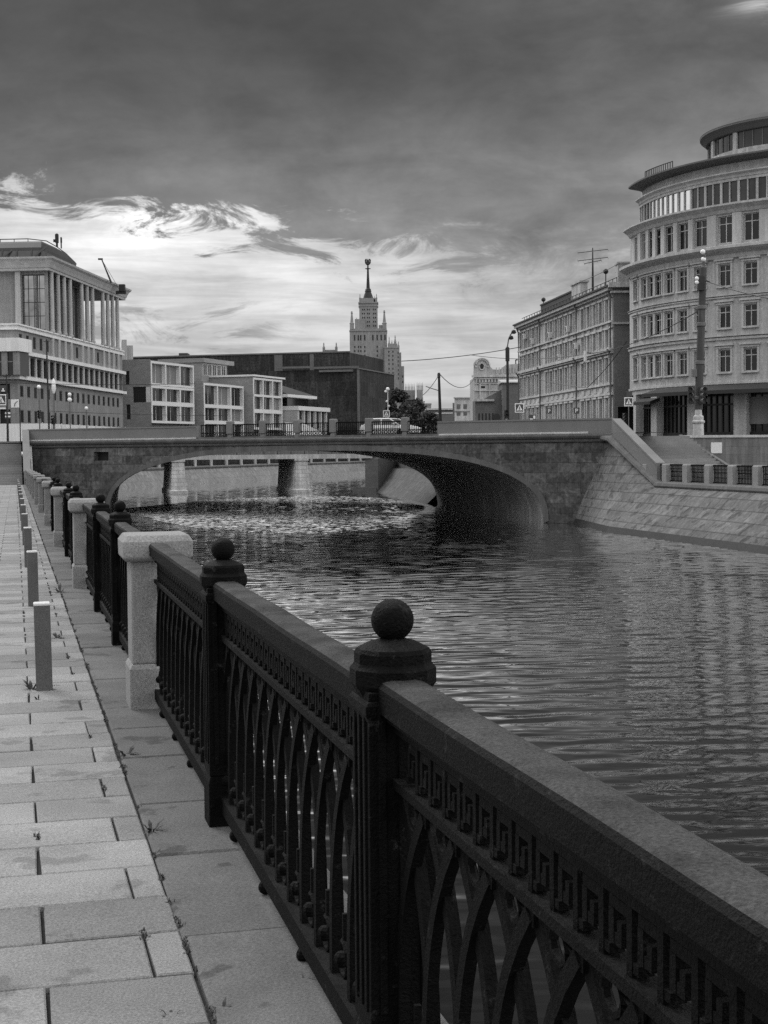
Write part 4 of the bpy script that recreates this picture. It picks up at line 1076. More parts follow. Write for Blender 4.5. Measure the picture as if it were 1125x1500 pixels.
tree('dark spreading tree in front of the high rise foot, beside the bridge', xat(604, 284), 284, ZL, zat(604, 582, 284) - ZL, 3.0, 2, 4600)
tree('low dark tree at the right end of the tree clump behind the bridge railing', xat(626, 270), 270, ZL, zat(626, 601, 270) - ZL, 2.3, 3, 3000, .3)
tree('low dark bush under the netted building behind the white car', xat(582, 262), 262, ZL, zat(582, 606, 262) - ZL, 3.2, 4, 2500, .3)

# ================================================================== the stepped high rise with its spire
YT = 1370.0; kx = YT / FPX
hr = thing('high_rise', 'distant stepped tower with pinnacles and a tall spire crowned by an emblem', 'skyscraper', (xat(540, YT), YT, 0))
def TX(px): return xat(px, YT, 500)
def TZ(py): return zat(540, py, YT)
def tb_(mb, px0, px1, py0, py1, y0=0.0, dep=None):
    w_ = TX(px1) - TX(px0); dep = dep or w_
    mb.span(TX(px0), TX(px1), YT + y0, YT + y0 + dep, TZ(py0), TZ(py1)); return mb
mb = MB(); tb_(mb, 512.3, 567, 660, 485); tb_(mb, 511.8, 567.5, 485, 483.5, -.8); tb_(mb, 512.6, 566.6, 483.5, 481, .3)
tb_(mb, 555, 562, 481, 476, 2, 6); tb_(mb, 520, 535, 481, 467, 1, 10); mb.build('main_block', M['tower'], hr)
mb = MB(); tb_(mb, 526.5, 553.4, 481, 443, 9, 18); tb_(mb, 525.5, 554.4, 447.5, 446.4, 8.4, 19); tb_(mb, 525.2, 554.6, 442.9, 441, 8.2, 19.6); tb_(mb, 527, 553, 441, 435, 9, 18); mb.build('upper_shaft', M['tower'], hr)
cx, cy = TX(539.7), YT + 18
def zr(py): return TZ(py)
mb = MB(); mb.lathe([(5.0, zr(435)), (4.6, zr(432.5)), (4.1, zr(430)), (3.4, zr(427)), (2.6, zr(424))], (cx, cy, 0), 12); mb.build('drum', M['towerdark'], hr, smooth=30)
mb = MB(); mb.lathe([(3.4, zr(424)), (2.6, zr(422)), (3.0, zr(421.5)), (1.7, zr(419)), (1.15, zr(402)), (.7, zr(385))], (cx, cy, 0), 10)
mb.lathe([(1, zr(391)), (2.8, zr(390.4)), (2.8, zr(389.8)), (.8, zr(389.2))], (cx, cy, 0), 8); mb.build('spire', M['towerdark'], hr, smooth=30)
mb = MB(); ez = zr(380.2)
ring = [V((cx + 2.25 * math.sin(a), cy, ez + .6 - 2.7 * math.cos(a))) for a in [R(-150 + 300 * k / 16) for k in range(17)]]
mb.tube(ring, [.35] + [.95] * 6 + [1.15] * 3 + [.95] * 6 + [.35], 6); mb.lathe([(1.5, -.3), (1.5, .3)], (0, 0, 0), 12); mb.v[-24:] = [(cx + a, cy + c, ez + b) for a, b, c in mb.v[-24:]]
star = [(1.9 * (1 if k % 2 == 0 else .42) * math.sin(math.pi * k / 5), 1.9 * (1 if k % 2 == 0 else .42) * math.cos(math.pi * k / 5)) for k in range(10)]
mb.loft([[V((cx + a, cy + o, ez + 1.5 + b)) for a, b in star] for o in (-.35, .35)]); mb.lathe([(.7, zr(386)), (.9, zr(383)), (.5, zr(381))], (cx, cy, 0), 8)
mb.build('emblem', M['towerdark'], hr)
def pinn(mb, px, py0, pyk, pyt, w_, y0):
    x = TX(px); c = (x, YT + y0, 0); mb.square([(w_, TZ(py0)), (w_, TZ(pyk)), (w_ * 1.15, TZ(pyk) + .3), (w_ * .75, TZ(pyk) + 1.2), (w_ * .35, TZ(pyt) - 2.5), (w_ * .5, TZ(pyt) - 2), (w_ * .3, TZ(pyt)), ], c)
for px, py0, pyk, pyt, w_, y0 in ((515.7, 482, 474, 455.5, 2.0, 2), (563.3, 482, 474, 454.5, 2.0, 2), (522.5, 482, 472, 465, .8, 2), (527.7, 443, 436, 429, .8, 10), (552, 443, 436, 429, .8, 10), (530, 443, 437, 432, .6, 26), (549, 443, 437, 432, .6, 9.6), (533.5, 443, 437, 433, .5, 9.6), (545.5, 443, 437, 433, .5, 9.6)):
    one(hr, 'pinnacle', ('pin', px), lambda: (lambda m_: (pinn(m_, px, py0, pyk, pyt, w_, y0), m_)[1])(MB()), M['tower'], (0, 0, 0))
mb = MB(); tb_(mb, 563, 584.5, 660, 511, -6, 20); tb_(mb, 562.5, 585, 511, 509.5, -6.5, 21); tb_(mb, 568, 582, 509.5, 504, -4, 12); tb_(mb, 584.5, 587.5, 660, 517, -3, 14); tb_(mb, 587.5, 591.5, 660, 537, -2, 14); mb.build('right_wing', M['tower'], hr)
for px, a, b, c, w_ in ((570, 510, 504, 494, .9), (578.8, 506, 502, 492, 1.1), (583.6, 516, 508, 501, .9), (574, 505, 503, 499, .5)):
    mb = MB(); pinn(mb, px, a, b, c, w_, -3); mb.build('pinnacle', M['tower'], hr)
mb = MB(); tb_(mb, 592.5, 607.5, 660, 572, 4, 14); tb_(mb, 609, 619, 660, 583, -4, 14); tb_(mb, 610, 618.6, 583, 572, -3, 9); tb_(mb, 619, 630.5, 660, 594, -8, 14); tb_(mb, 618, 631, 594, 592, -8.5, 14)
for k in range(7): px = 593.4 + 2.15 * k; pinn(mb, px, 573, 568, 562 + (k % 2), .35, 5)
for k in range(5): px = 610.4 + 2.0 * k; pinn(mb, px, 573, 567, 561 + (k % 2), .4, -2)
mb.build('low_wing', M['tower'], hr)
mb = MB(); tb_(mb, 470, 493.5, 660, 511, 30, 14); tb_(mb, 474, 489, 511, 508.5, 31, 8)
mb.build('left_wing', M['tower'], hr)
for px in (472.3, 491): mb = MB(); pinn(mb, px, 512, 506, 498, 1.2, 31); mb.build('pinnacle', M['tower'], hr)
def twin(px, py, w_, h_, y0, part='window'):
    key = ('tw', w_, h_); return one(hr, part, key, lambda: MB().box((0, 0, 0), (w_ * kx, .3, h_ * kx)), M['black'], (TX(px), YT + y0, TZ(py)))
for py in (452, 458, 464, 470, 476):
    for px in (531.5, 534.2, 538.6, 541.3, 547.5, 550.2): twin(px, py, 1.5, 2.2, 8.95)
for px in (519.5, 525, 528.5, 534.3, 546.3, 552.5, 558.5, 564): twin(px, 494.5, 1.9, 8, -.05)
for py in (508, 514, 521):
    for px in (519.5, 525, 528.5, 534.3, 552.5): twin(px, py, 1.6, 3, -.05)
for py in (516, 522, 528, 534, 541, 547, 553):
    for px in (569.5, 575.2): twin(px, py, 1.5, 2.6, -6.05)
    twin(583, py + 2, 1.1, 3, -6.05)
for py in (552, 560): twin(589.5, py, 1.2, 3, -2.05)

# ================================================================== RIGHT: rounded corner building
DC = 138.0; azc = math.atan2(xat(1243, 100) , 100)
CX, CY = DC * math.sin(azc), DC * math.cos(azc)
rb_ = thing('rounded_building', 'tall pale corner building with a rounded facade, wide eaves and a round rooftop lantern', 'building', (CX, CY, ZR))
def ang(px, Rr):
    """angle round the centre where the sight line of column px meets a circle of radius Rr"""
    d = V((xat(px, 100), 100, 0)).normalized(); c = V((CX, CY, 0)); b = d.dot(c); disc = b * b - (c.dot(c) - Rr * Rr)
    t = b - math.sqrt(max(0, disc)); p = d * t - c; return math.atan2(p.y, p.x)
def CP(a, r, z): return V((CX + r * math.cos(a), CY + r * math.sin(a), z))
A0 = ang(921, 20.12); A0 = A0 if A0 < 0 else A0 - 2 * math.pi
A1 = R(-20)                          # swept clockwise seen from above, from the far left round to the right
def arcs(k=72): return [A0 + (A1 - A0) * i / k for i in range(k + 1)]
def cring(mb, prof, aa=None):
    aa = aa or arcs(); mb.loft([[CP(a, r, z) for r, z in prof] for a in aa], cap=len(prof) > 2, closed=False); return mb
R1 = 20.0
def curved(mb, r, z0, z1, ops, dep):
    """ops as (angle centre, width, z0, z1)"""
    L = (A1 - A0) * r
    o2 = [((a - A0) * r - w / 2, (a - A0) * r + w / 2, c, d) for a, w, c, d in ops]
    ex = [(a - A0) * r for a in arcs()]
    ex = [e for e in ex if all(not (o[0] - .05 < e < o[1] + .05) for o in o2)]
    facade(mb, lambda s, z, d: CP(A0 + s / r, r - d, z), L, z0, z1, o2, dep, ex)
wpx = [924, 931.5, 944, 954, 964, 980, 1000, 1025, 1061, 1099]
wa = [ang(px, R1) for px in wpx[1:]]
wa = [a if a < 0 else a - 2 * math.pi for a in wa]
stp = wa[-1] - wa[-2]
wa += [wa[-1] + stp * k for k in range(1, 8)]
wallb = MB(); rows_ = [(7.55, 9.4), (11.15, 12.95), (14.55, 16.3)]
ops = [(a, 1.15, z0, z1) for a in wa for z0, z1 in rows_]
curved(wallb, R1, 6.2, 17.2, ops, .32)
curved(wallb, 19.9, 17.8, 20.75, [(a, 1.35, 18.05, 20.25) for a in wa], .4)
curved(wallb, 18.9, 21.2, 25.0, [], .3)
for r_, z0, z1 in ((20.0, 6.2, 17.2), (19.9, 17.8, 20.75), (18.9, 21.2, 25.0)):
    p_ = CP(A0, r_, 0); wallb.quad(V((p_.x, p_.y, z0)), V((p_.x + 1.5, p_.y + 9, z0)), V((p_.x + 1.5, p_.y + 9, z1)), V((p_.x, p_.y, z1)))
wallb.build('wall', M['plaster'], rb_)
def cw(a, r, z0, z1, w, g_, sill=True): 
    p = CP(a, r - .22, (z0 + z1) / 2); return window(rb_, p, (-math.sin(a), math.cos(a)), w - .02, z1 - z0 - .02, 'cross', g_, 'oldtrim', sill)
rr = random.Random(4)
for a in wa:
    for i, (z0, z1) in enumerate(rows_): cw(a, R1, z0, z1, 1.15, rr.choice(['glass', 'glass', 'shop', 'pale']))
    cw(a, 19.9, 18.05, 20.25, 1.35, 'glass', False)
tr = MB()
for z0, z1, o in ((6.55, 6.8, .12), (10.15, 10.4, .16), (10.42, 10.5, .28), (13.55, 13.7, .14), (13.72, 13.8, .22)):
    cring(tr, [(R1 - .01, z0), (R1 + o, z0 + .05), (R1 + o, z1), (R1 - .01, z1 + .02)])
cring(tr, [(R1 - .01, 16.75), (R1 + .2, 16.8), (R1 + .3, 17.1), (R1 + .75, 17.35), (R1 + .95, 17.5), (R1 + .95, 17.72), (R1 + .3, 17.85), (19.5, 17.9)])
cring(tr, [(19.89, 20.4), (20.05, 20.45), (20.2, 20.7), (20.5, 20.92), (20.62, 21.0), (20.62, 21.14), (18.6, 21.3)])
cring(tr, [(18.89, 23.35), (19.2, 23.4), (19.25, 23.6), (19.5, 23.75), (19.5, 23.85), (18.89, 23.9)])
tr.build('cornice', M['trim'], rb_)
for a in wa:
    w_ = .78
    for z0, z1 in rows_:
        hd_ = MB()
        for dz, e, o in ((.12, .0, .12), (.32, .12, .24)):
            hd_.loft([[CP(a + s * (w_ + e) / R1, r, z) for s, r in ((-1, R1 - .01), (-1, R1 + o), (1, R1 + o), (1, R1 - .01))] for z in (z1 + dz, z1 + dz + .16)])
        for s in (-1, 1): hd_.loft([[CP(a + (s * .68 + d_) / R1, r, z) for d_, r in ((-.09, R1 - .01), (-.09, R1 + .07), (.09, R1 + .07), (.09, R1 - .01))] for z in (z0 - .1, z1 + .12)])
        hd_.build('window_surround', M['trim'], rb_)
for a, b in zip(wa[:-1], wa[1:]):
    pl = MB(); m_ = (a + b) / 2; w_ = max(.25, min(.9, (b - a) * 19.9 - 1.5) / 2)
    pl.loft([[CP(m_ + s * w_ / 19.9, r, z) for s, r in ((-1, 19.89), (-1, 20.08), (1, 20.08), (1, 19.89))] for z in (17.85, 20.4)])
    pl.build('pilaster', M['trim'], rb_)
# glazed band under the eaves
gb_ = MB(); cring(gb_, [(18.98, 21.35), (18.98, 23.2)]); gb_.build('band_glazing', M['glassb'], rb_)
bb_ = MB(); a0_, a1_ = ang(953, 19.0), ang(1014, 19.0); cring(bb_, [(18.995, 21.5), (18.995, 23.12)], [a0_ + (a1_ - a0_) * k / 16 for k in range(17)]); bb_.build('bright_glazing', M['mirror2'], rb_)
gm_ = MB()
for i in range(64):
    a = A0 + (A1 - A0) * i / 64; w_ = .05 if i % 2 else .1
    gm_.loft([[CP(a + s * w_ / 19, r, z) for s, r in ((-1, 18.9), (-1, 19.1), (1, 19.1), (1, 18.9))] for z in (21.3, 23.25)])
cring(gm_, [(18.9, 21.25), (19.12, 21.25), (19.12, 21.45), (18.9, 21.45)]); cring(gm_, [(18.9, 23.15), (19.14, 23.15), (19.14, 23.38), (18.9, 23.38)])
gm_.build('band_mullion', M['old'], rb_)
rf = MB(); cring(rf, [(18.8, 24.6), (19.2, 24.72), (20.0, 24.86), (20.12, 24.93), (20.12, 25.06), (19.8, 25.12), (10, 26.3), (4, 26.4)]); rf.build('eaves', M['eave'], rb_)
azl = math.atan2(xat(1172, 100), 100); LX, LY = 138 * math.sin(azl), 138 * math.cos(azl)
def CPl(a, r, z): return V((LX + r * math.cos(a), LY + r * math.sin(a), z))
def lring(mb, prof): mb.loft([[CPl(a, r, z) for r, z in prof] for a in full], cap=False, closed=False); return mb
ln = MB(); full = [2 * math.pi * i / 64 for i in range(65)]
lring(ln, [(8.45, 26.2), (8.45, 27.7), (8.2, 27.75)]); le = MB(); lring(le, [(8.3, 29.2), (8.5, 29.25), (8.8, 29.55), (9.05, 29.75), (9.05, 29.92)])
for i in range(14):
    a = 2 * math.pi * i / 14 + .1; ln.loft([[CPl(a + s * .22 / 8.4, r, z) for s, r in ((-1, 8.1), (-1, 8.4), (1, 8.4), (1, 8.1))] for z in (27.7, 29.25)])
ln.build('lantern', M['old'], rb_); le.build('lantern_eaves', M['eave'], rb_)
lg = MB(); lring(lg, [(8.2, 27.7), (8.2, 29.25)]); lg.build('lantern_glazing', M['glassb'], rb_)
lm = MB()
for i in range(56):
    a = 2 * math.pi * i / 56 + .1; lm = MB(); lm.loft([[CPl(a + s * .04 / 8.4, r, z) for s, r in ((-1, 8.15), (-1, 8.27), (1, 8.27), (1, 8.15))] for z in (27.7, 29.25)]); lm.build('lantern_mullion', M['grey'], rb_)
lr_ = MB(); lr_.lathe([(9.07, 29.92), (8.9, 30.05), (7.4, 30.7), (4.5, 31.35), (1.5, 31.6), (.1, 31.65)], (LX, LY, 0), 64); lr_.build('lantern_roof', M['roof'], rb_, smooth=30)
rl_ = MB(); aa = [ang(944, 19.7) + (ang(984, 19.7) - ang(944, 19.7)) * k / 14 for k in range(15)]
rl_.tube([CP(a, 19.6, 25.75) for a in aa], .05, 4)
for a in aa: rl_.tube([CP(a, 19.6, 25.1), CP(a, 19.6, 25.75)], .04, 4)
rl_.build('roof_rail', M['black'], rb_)
# ground floor: dark shopfronts behind canopies, pale piers
sh = MB(); cring(sh, [(19.2, ZR - .3), (19.2, 6.2)]); sh.build('shopfront', M['shop'], rb_)
sm_ = MB()
for i in range(90):
    a = A0 + (A1 - A0) * i / 90; sm_.loft([[CP(a + s * .05 / 19.2, r, z) for s, r in ((-1, 19.15), (-1, 19.32), (1, 19.32), (1, 19.15))] for z in (ZR, 6.0)])
cring(sm_, [(19.15, 4.9), (19.35, 4.9), (19.35, 5.05), (19.15, 5.05)]); cring(sm_, [(19.15, ZR), (19.4, ZR), (19.4, ZR + .5), (19.15, ZR + .5)])
sm_.build('shopfront_frame', M['black'], rb_)
for px, w_ in ((958, 1.0), (1084, 1.15), (1012, .8), (1140, 1.2), (930, .8)):
    a = ang(px, 20.0); pm = MB(); pm.loft([[CP(a + s * w_ / 2 / 20, r, z) for s, r in ((-1, 19.2), (-1, 20.03), (1, 20.03), (1, 19.2))] for z in (ZR - .3, 6.2)]); pm.build('ground_pier', M['plaster'], rb_)
cn_ = MB(); a0_, a1_ = ang(950, 21.3), ang(1120, 21.3); aa = [a0_ + (a1_ - a0_) * k / 20 for k in range(21)] + [a1_ + R(40)]
cn_.loft([[CP(a, r, z) for r, z in ((19.9, 6.15), (22.0, 5.75), (22.0, 6.05), (19.9, 6.62))] for a in aa]); cn_.build('canopy', M['canopy'], rb_)
cn_ = MB(); a2_, a3_ = ang(924, 20.9), ang(952, 20.9); cn_.loft([[CP(a, r, z) for r, z in ((19.9, 5.5), (20.9, 5.2), (20.9, 5.45), (19.9, 5.8))] for a in [a2_ + (a3_ - a2_) * k / 8 for k in range(9)]]); cn_.build('small_canopy', M['canopy'], rb_)
for px, z_ in ((1103, 3.6),):
    a = ang(px, 19.6); po = MB(); po.loft([[CP(a + s * 1.3 / 19.6, r, z) for s, r in ((-1, 19.45), (-1, 19.55), (1, 19.55), (1, 19.45))] for z in (3.3, 5.5)]); po.build('shop_poster', M['pale'], rb_)

# ------------------------------------------------------------------ long four storey old building and its link wall
X1, Y1, X2, Y2 = xat(899.5, 135), 135.0, xat(762, 177), 177.0
O1 = V((X1, Y1, 0)); dL = (V((X2, Y2, 0)) - O1); LL = dL.length; dL = dL / LL; nL = V((-dL.y, dL.x, 0))
if nL.x > 0: nL = -nL
def LP(s, o=0.0, z=0.0): return V((*(O1 + dL * s + nL * o).xy, z))
ob = thing('old_building', 'long four storey old building with ornate bands, drainpipes and a chimney', 'building', tuple(LP(LL / 2, 0, ZR)))
bays = [2.0 + 2.3 * k for k in range(18)]
pipes = [0.35, 13.4, 30.2, LL - .3]
bays = [s for s in bays if all(abs(s - p) > .85 for p in pipes[1:3])]
fr_ = [(ZR + 1.3, 6.1, 1.05), (7.75, 9.9, 1.0), (11.05, 12.55, 1.05), (13.55, 15.4, 1.05)]
ops = [(s - w / 2, s + w / 2, a, b) for s in bays for a, b, w in fr_]
mb = MB(); facade(mb, lambda s, z, d: LP(s, -d, z), LL, ZR - .3, 16.4, ops, .32)
mb.quad(LP(LL, 0, ZR), LP(LL, -14, ZR), LP(LL, -14, 16.4), LP(LL, 0, 16.4)); mb.build('wall', M['old'], ob)
for s in bays:
    for a, b, w in fr_: window(ob, LP(s, -.22, (a + b) / 2), (-dL.x, -dL.y), w - .02, b - a - .02, 'cross', 'glass', 'oldtrim', False)
tb2 = MB()
def band(mb, z0, z1, o): mb.loft([[LP(s, o, z0), LP(s, o, z1), LP(s, -.01, z1 + .02), LP(s, -.01, z0)] for s in (-.02, LL + o)])
for z0, z1, o in ((6.45, 6.7, .2), (7.4, 7.6, .18), (10.35, 10.5, .3), (10.55, 10.85, .45), (12.75, 12.9, .15), (13.25, 13.42, .25), (15.6, 15.7, .12), (15.95, 16.15, .3), (16.2, 16.5, .6)): band(tb2, z0, z1, o)
for s in bays:
    for a, b, w in fr_:
        sr = MB()
        for k in (-1, 1): sr.loft([[LP(s + k * (w / 2 + .16) + e, o, z) for e, o in ((-.1, -.01), (-.1, .14), (.1, .14), (.1, -.01))] for z in (a - .15, b + .1)])
        sr.loft([[LP(s + e, o, z) for e, o in ((-w / 2 - .3, -.01), (-w / 2 - .3, .2), (w / 2 + .3, .2), (w / 2 + .3, -.01))] for z in (b + .12, b + .3)]); sr.build('window_surround', M['oldtrim'], ob)
    # small panel blocks in the bands between storeys
    for z in (7.0, 13.07): tb2.loft([[LP(s + e, o, zz) for e, o in ((-.5, -.01), (-.5, .1), (.5, .1), (.5, -.01))] for zz in (z - .22 if z < 8 else z - .13, z + .22 if z < 8 else z + .13)])
tb2.build('band', M['oldtrim'], ob)
for s in pipes: mb = MB(); mb.tube([LP(s, .5, 16.3), LP(s, .22, 15.6), LP(s, .22, 10.9), LP(s, .55, 10.7), LP(s, .22, 10.2), LP(s, .22, ZR)], .1, 6); mb.build('drainpipe', M['grey'], ob)
rf = MB(); rf.loft([[LP(s, .75, 16.52), LP(s, .75, 16.68), LP(s, -6, 17.75), LP(s, -13, 16.6), LP(s, -13, 16.52)] for s in (-.3, LL + .7)]); rf.build('roof', M['roof'], ob)
def sL(px): d = V((xat(px, 100), 100, 0)); 
def s_of(px, o=0.0):
    d = V((xat(px, 100), 100, 0)).normalized(); p0 = O1 + nL * o; t = p0.dot(nL) / d.dot(nL); return (d * t - p0).dot(dL)
def roofbox(px0, px1, o, z0, z1, m_, nm, capo=.15):
    a, b = s_of(px0, o), s_of(px1, o); mb = MB(); mb.loft([[LP(a, o, z), LP(b, o, z), LP(b, o - .8, z), LP(a, o - .8, z)] for z in (z0, z1)])
    mb.loft([[LP(a - (capo if a < b else -capo), o + capo, z), LP(b + (capo if a < b else -capo), o + capo, z), LP(b + (capo if a < b else -capo), o - .8 - capo, z), LP(a - (capo if a < b else -capo), o - .8 - capo, z)] for z in (z1 + .002, z1 + .18)])
    mb.build(nm, m_, ob)
roofbox(851, 838, -2.6, 17, zat(845, 416, LP(s_of(845, -2.6), -2.6).y), M['old'], 'chimney'); roofbox(838, 793, -3.2, 16.9, zat(797, 446.5, LP(s_of(797, -3.2), -3.2).y), M['roof'], 'dormer', .1)
mb = MB(); mb.tube([LP(s, -.3, 17.4) for s in (0, LL)], .04, 4)
for k in range(30): mb.tube([LP(k * LL / 30, -.3, 16.8), LP(k * LL / 30, -.3, 17.4)], .035, 4)
mb.build('roof_rail', M['black'], ob)
for px, o, zt_ in ((797, -3.5, zat(797, 436, LP(s_of(797, -3.5), -3.5).y)), (888, -3, zat(888, 394, LP(s_of(888, -3), -3).y))):
    s = s_of(px, o); mb = MB(); p = LP(s, o, 17.3); mb.tube([p, V((p.x, p.y, zt_))], .06, 5); mb.sphere((p.x, p.y, zt_ - .25), .28, 8, 6); mb.build('vent_pipe', M['black'], ob)
s = s_of(869, -3); p = LP(s, -3, 17)
an = thing('roof_aerial', 'tall television aerial mast on the roof of the long old building', 'aerial', tuple(p)); zt_ = zat(869, 363, p.y)
mb = MB(); mb.tube([p, V((p.x, p.y, zt_ - 2)), V((p.x, p.y, zt_))], [.16, .1, .05], 6); mb.build('mast', M['black'], an)
mb = MB()
for dz, w_, tl in ((-.5, 1.6, .15), (-1.1, 1.6, -.1), (-1.6, .9, .1)):
    c = V((p.x, p.y, zt_ + dz)); mb.tube([c + V((-w_, .2, -.15 + tl)), c + V((w_, -.2, .15 + tl))], .035, 4)
    for k in range(5): cc = c + V((-w_ + w_ * k * .5, 0, (-.15 + .075 * k) + tl)); mb.tube([cc + V((0, -.5, -.2)), cc + V((0, .5, .2))], .025, 4)
mb.build('crossbar', M['black'], an)
# air conditioners
for i, (px, py, lab) in enumerate(((769, 493, 'at the far end under the eaves'), (780, 500, 'second from the far end'), (806, 491, 'above the second drainpipe bay'), (832, 482, 'highest and nearest, below the eaves'), (844, 507, 'on the third storey'), (819.5, 523.5, 'just above the deep cornice'))):
    s = s_of(px, .3); p = LP(s, .3, 10); z_ = zat(px, py, p.y)
    a_ = thing('air_conditioner', 'pale box air conditioner on the old facade, ' + lab, 'air conditioner', (p.x, p.y, z_), 'air conditioners on the old building')
    mb = MB(); mb.box(LP(s, .32, z_), (.85, .35, .62), X=dL, Y=nL); mb.build('casing', M['frame'], a_)
    mb = MB(); mb.box(LP(s + .1, .51, z_), (.46, .04, .46), X=dL, Y=nL); mb.build('fan_grille', M['grey'], a_)
s = s_of(868, .6); p = LP(s, .6, 10); z_ = zat(868, 519, p.y)
wl = thing('wall_lamp', 'small white bracket lamp on the old facade near its drainpipe', 'lamp', (p.x, p.y, z_))
mb = MB(); mb.tube([LP(s, 0, z_ + .1), LP(s, 1.2, z_ + .15)], .06, 5); mb.build('bracket', M['grey'], wl)
mb = MB(); mb.loft([[LP(s + a, 1.3 + b, z_ + c) for a, b in ((-.12, -.12), (.12, -.12), (.12, .12), (-.12, .12))] for c in (-.7, .35)]); mb.build('lamp_head', M['lampglass'], wl)
lk = thing('link_wall', 'plain dark side wall joining the old building to the rounded building', 'building', (X1 + .6, 136, ZR))
xl0, xl1 = X1 - .05, xat(919.5, 134)
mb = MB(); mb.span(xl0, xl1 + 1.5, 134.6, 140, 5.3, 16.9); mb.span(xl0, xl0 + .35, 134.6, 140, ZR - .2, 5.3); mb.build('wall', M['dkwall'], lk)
mb = MB()
for z0, z1, o in ((13.0, 13.2, .2), (15.9, 16.1, .3), (16.4, 16.9, .55)): mb.span(xl0 - o, xl1 + 1.4, 134.6 - o, 134.7, z0, z1 - .01)
mb.build('cornice', M['old'], lk)
mb = MB(); mb.span(xl0 + .36, xl1 + 1.4, 136.5, 136.7, ZR - .2, 5.29); mb.build('gateway_door', M['black'], lk)
mb = MB(); xc = xat(906, 138); mb.span(xc, xc + 1.2, 138, 139.5, 16.9, zat(910, 386, 138)); mb.span(xc - .1, xc + 1.3, 137.9, 139.6, zat(910, 386, 138), zat(910, 383.5, 138)); mb.build('chimney', M['old'], lk)

# ------------------------------------------------------------------ small ornate building, plain building in front, ruin like house
og = thing('gabled_building', 'ornate old building with a rounded gable and an oval window', 'building', (xat(720, 230), 232, ZR))
g0, g1 = xat(695.5, 230), xat(775, 230); zc = zat(700, 552.5, 230)
mb = MB(); mb.span(g0, g1, 230, 242, ZR - .2, zc)
cxg = xat(706.5, 230); hw = 1.25
zg0 = zc + .3; gpts = [(-hw - .05, zg0)] + [(hw * 1.0 * math.cos(a), zat(707, 535.5, 230) + 1.15 * math.sin(a)) for a in [math.pi - math.pi * k / 14 for k in range(15)]] + [(hw + .5, zat(707, 538, 230) - .35), (hw + 1.6, zat(720, 538, 230) - .4), (xat(742, 230) - cxg, zat(742, 534, 230)), (g1 - cxg, zat(742, 532.5, 230)), (g1 - cxg, zg0)]
mb.loft([[V((cxg + a, y, z)) for a, z in gpts] for y in (230.1, 231.0)])
for k in range(4): xx = g0 + .9 + 1.5 * k; mb.span(xx - .12, xx + .12, 229.85, 230, ZR, zc - 1)
mb.build('wall', M['old'], og)
mb = MB()
for z0, z1, o in ((zc - .02, zc + .28, .45), (zc - 1.1, zc - .95, .15), (zc - .35, zc - .1, .25), (zat(700, 573, 230), zat(700, 571.5, 230), .2)): mb.span(g0 - o, g1, 230 - o, 230.05, z0, z1)
for k in range(16): xx = g0 + .2 + .5 * k; mb.span(xx, xx + .22, 229.7, 230.02, zc - .85, zc - .4)
mb.tube([V((cxg + 1.0 * math.cos(a), 230.05, zat(707, 535.5, 230) + .95 * math.sin(a))) for a in [math.pi * 1.1 - math.pi * 1.2 * k / 14 for k in range(15)]], .16, 5)
mb.tube([V((cxg + .42 * math.cos(a), 230.05, zat(707, 537, 230) + .55 * math.sin(a))) for a in [2 * math.pi * k / 14 for k in range(15)]], .12, 5)
mb.tube([V((cxg + hw * math.cos(a), 230.0, zat(707, 535.5, 230) + 1.15 * math.sin(a))) for a in [math.pi - math.pi * k / 14 for k in range(15)]], .14, 5)
for k in range(9): xx = xat(727, 230) + k * .45; mb.span(xx, xx + .14, 229.95, 230.1, zc + .6, zc + 1.5)
mb.build('cornice', M['oldtrim'], og)
mb = MB(); mb.loft([[V((cxg + .36 * math.cos(a), y, zat(707, 537, 230) + .5 * math.sin(a))) for a in [2 * math.pi * k / 14 for k in range(14)]] for y in (230.02, 230.08)]); mb.build('oval_window', M['black'], og)
mb = MB(); mb.span(xat(705, 230), xat(711, 230), 229.96, 230.02, zat(707, 568.5, 230), zat(707, 565.5, 230)); mb.build('window', M['black'], og)
mb = MB(); xx = xat(756, 232); mb.tube([(xx, 232, zat(756, 533, 232)), (xx, 232, zat(756, 527.5, 232)), (xx + .3, 232, zat(756, 527, 232))], .14, 5); mb.build('vent_pipe', M['black'], og)
pb2 = thing('plain_building', 'plain dark walled building with a stepped roof in front of the gabled building', 'building', (xat(730, 208), 212, ZR))
p0, p1, p2, p3 = xat(696.5, 210), xat(718, 210), xat(736.5, 208), xat(778, 208)
mb = MB(); mb.span(p0, p3, 210, 216, ZR - .2, zat(700, 586, 210)); mb.loft([[V((x, y, z)) for x, z in ((p1 - 1.2, zat(700, 586, 210)), (p2, zat(730, 571, 210)), (p3, zat(730, 571, 210)), (p3, zat(700, 586, 210)))] for y in (210.05, 216)]); mb.span(p2, p3, 208.5, 216, ZR, zat(740, 561, 208))
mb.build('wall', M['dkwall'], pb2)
mb = MB(); mb.span(p0 - .4, p1 + .6, 209.5, 210.02, zat(700, 588, 210), zat(700, 585, 210)); mb.build('eaves', M['old'], pb2)
mb = MB(); mb.loft([[V((x, y, z)) for y, z in ((208.2, zat(740, 560.8, 208)), (208.2, zat(740, 559.3, 208)), (214, zat(740, 553, 208)), (214, zat(740, 560.8, 208)))] for x in (p2 - .2, p3)]); mb.build('roof', M['old'], pb2)
for k in range(5): mb = MB(); xx = p0 + .45 + .5 * k; mb.span(xx, xx + .2, 209.93, 209.99, 4.2, 6.6); mb.build('window', M['black'], pb2)
rh = thing('ruined_house', 'small pale house shell with empty window openings left of the gabled building', 'building', (xat(680, 270), 270, ZR))
h0, h1 = xat(666, 270), xat(697, 270); mb = MB()
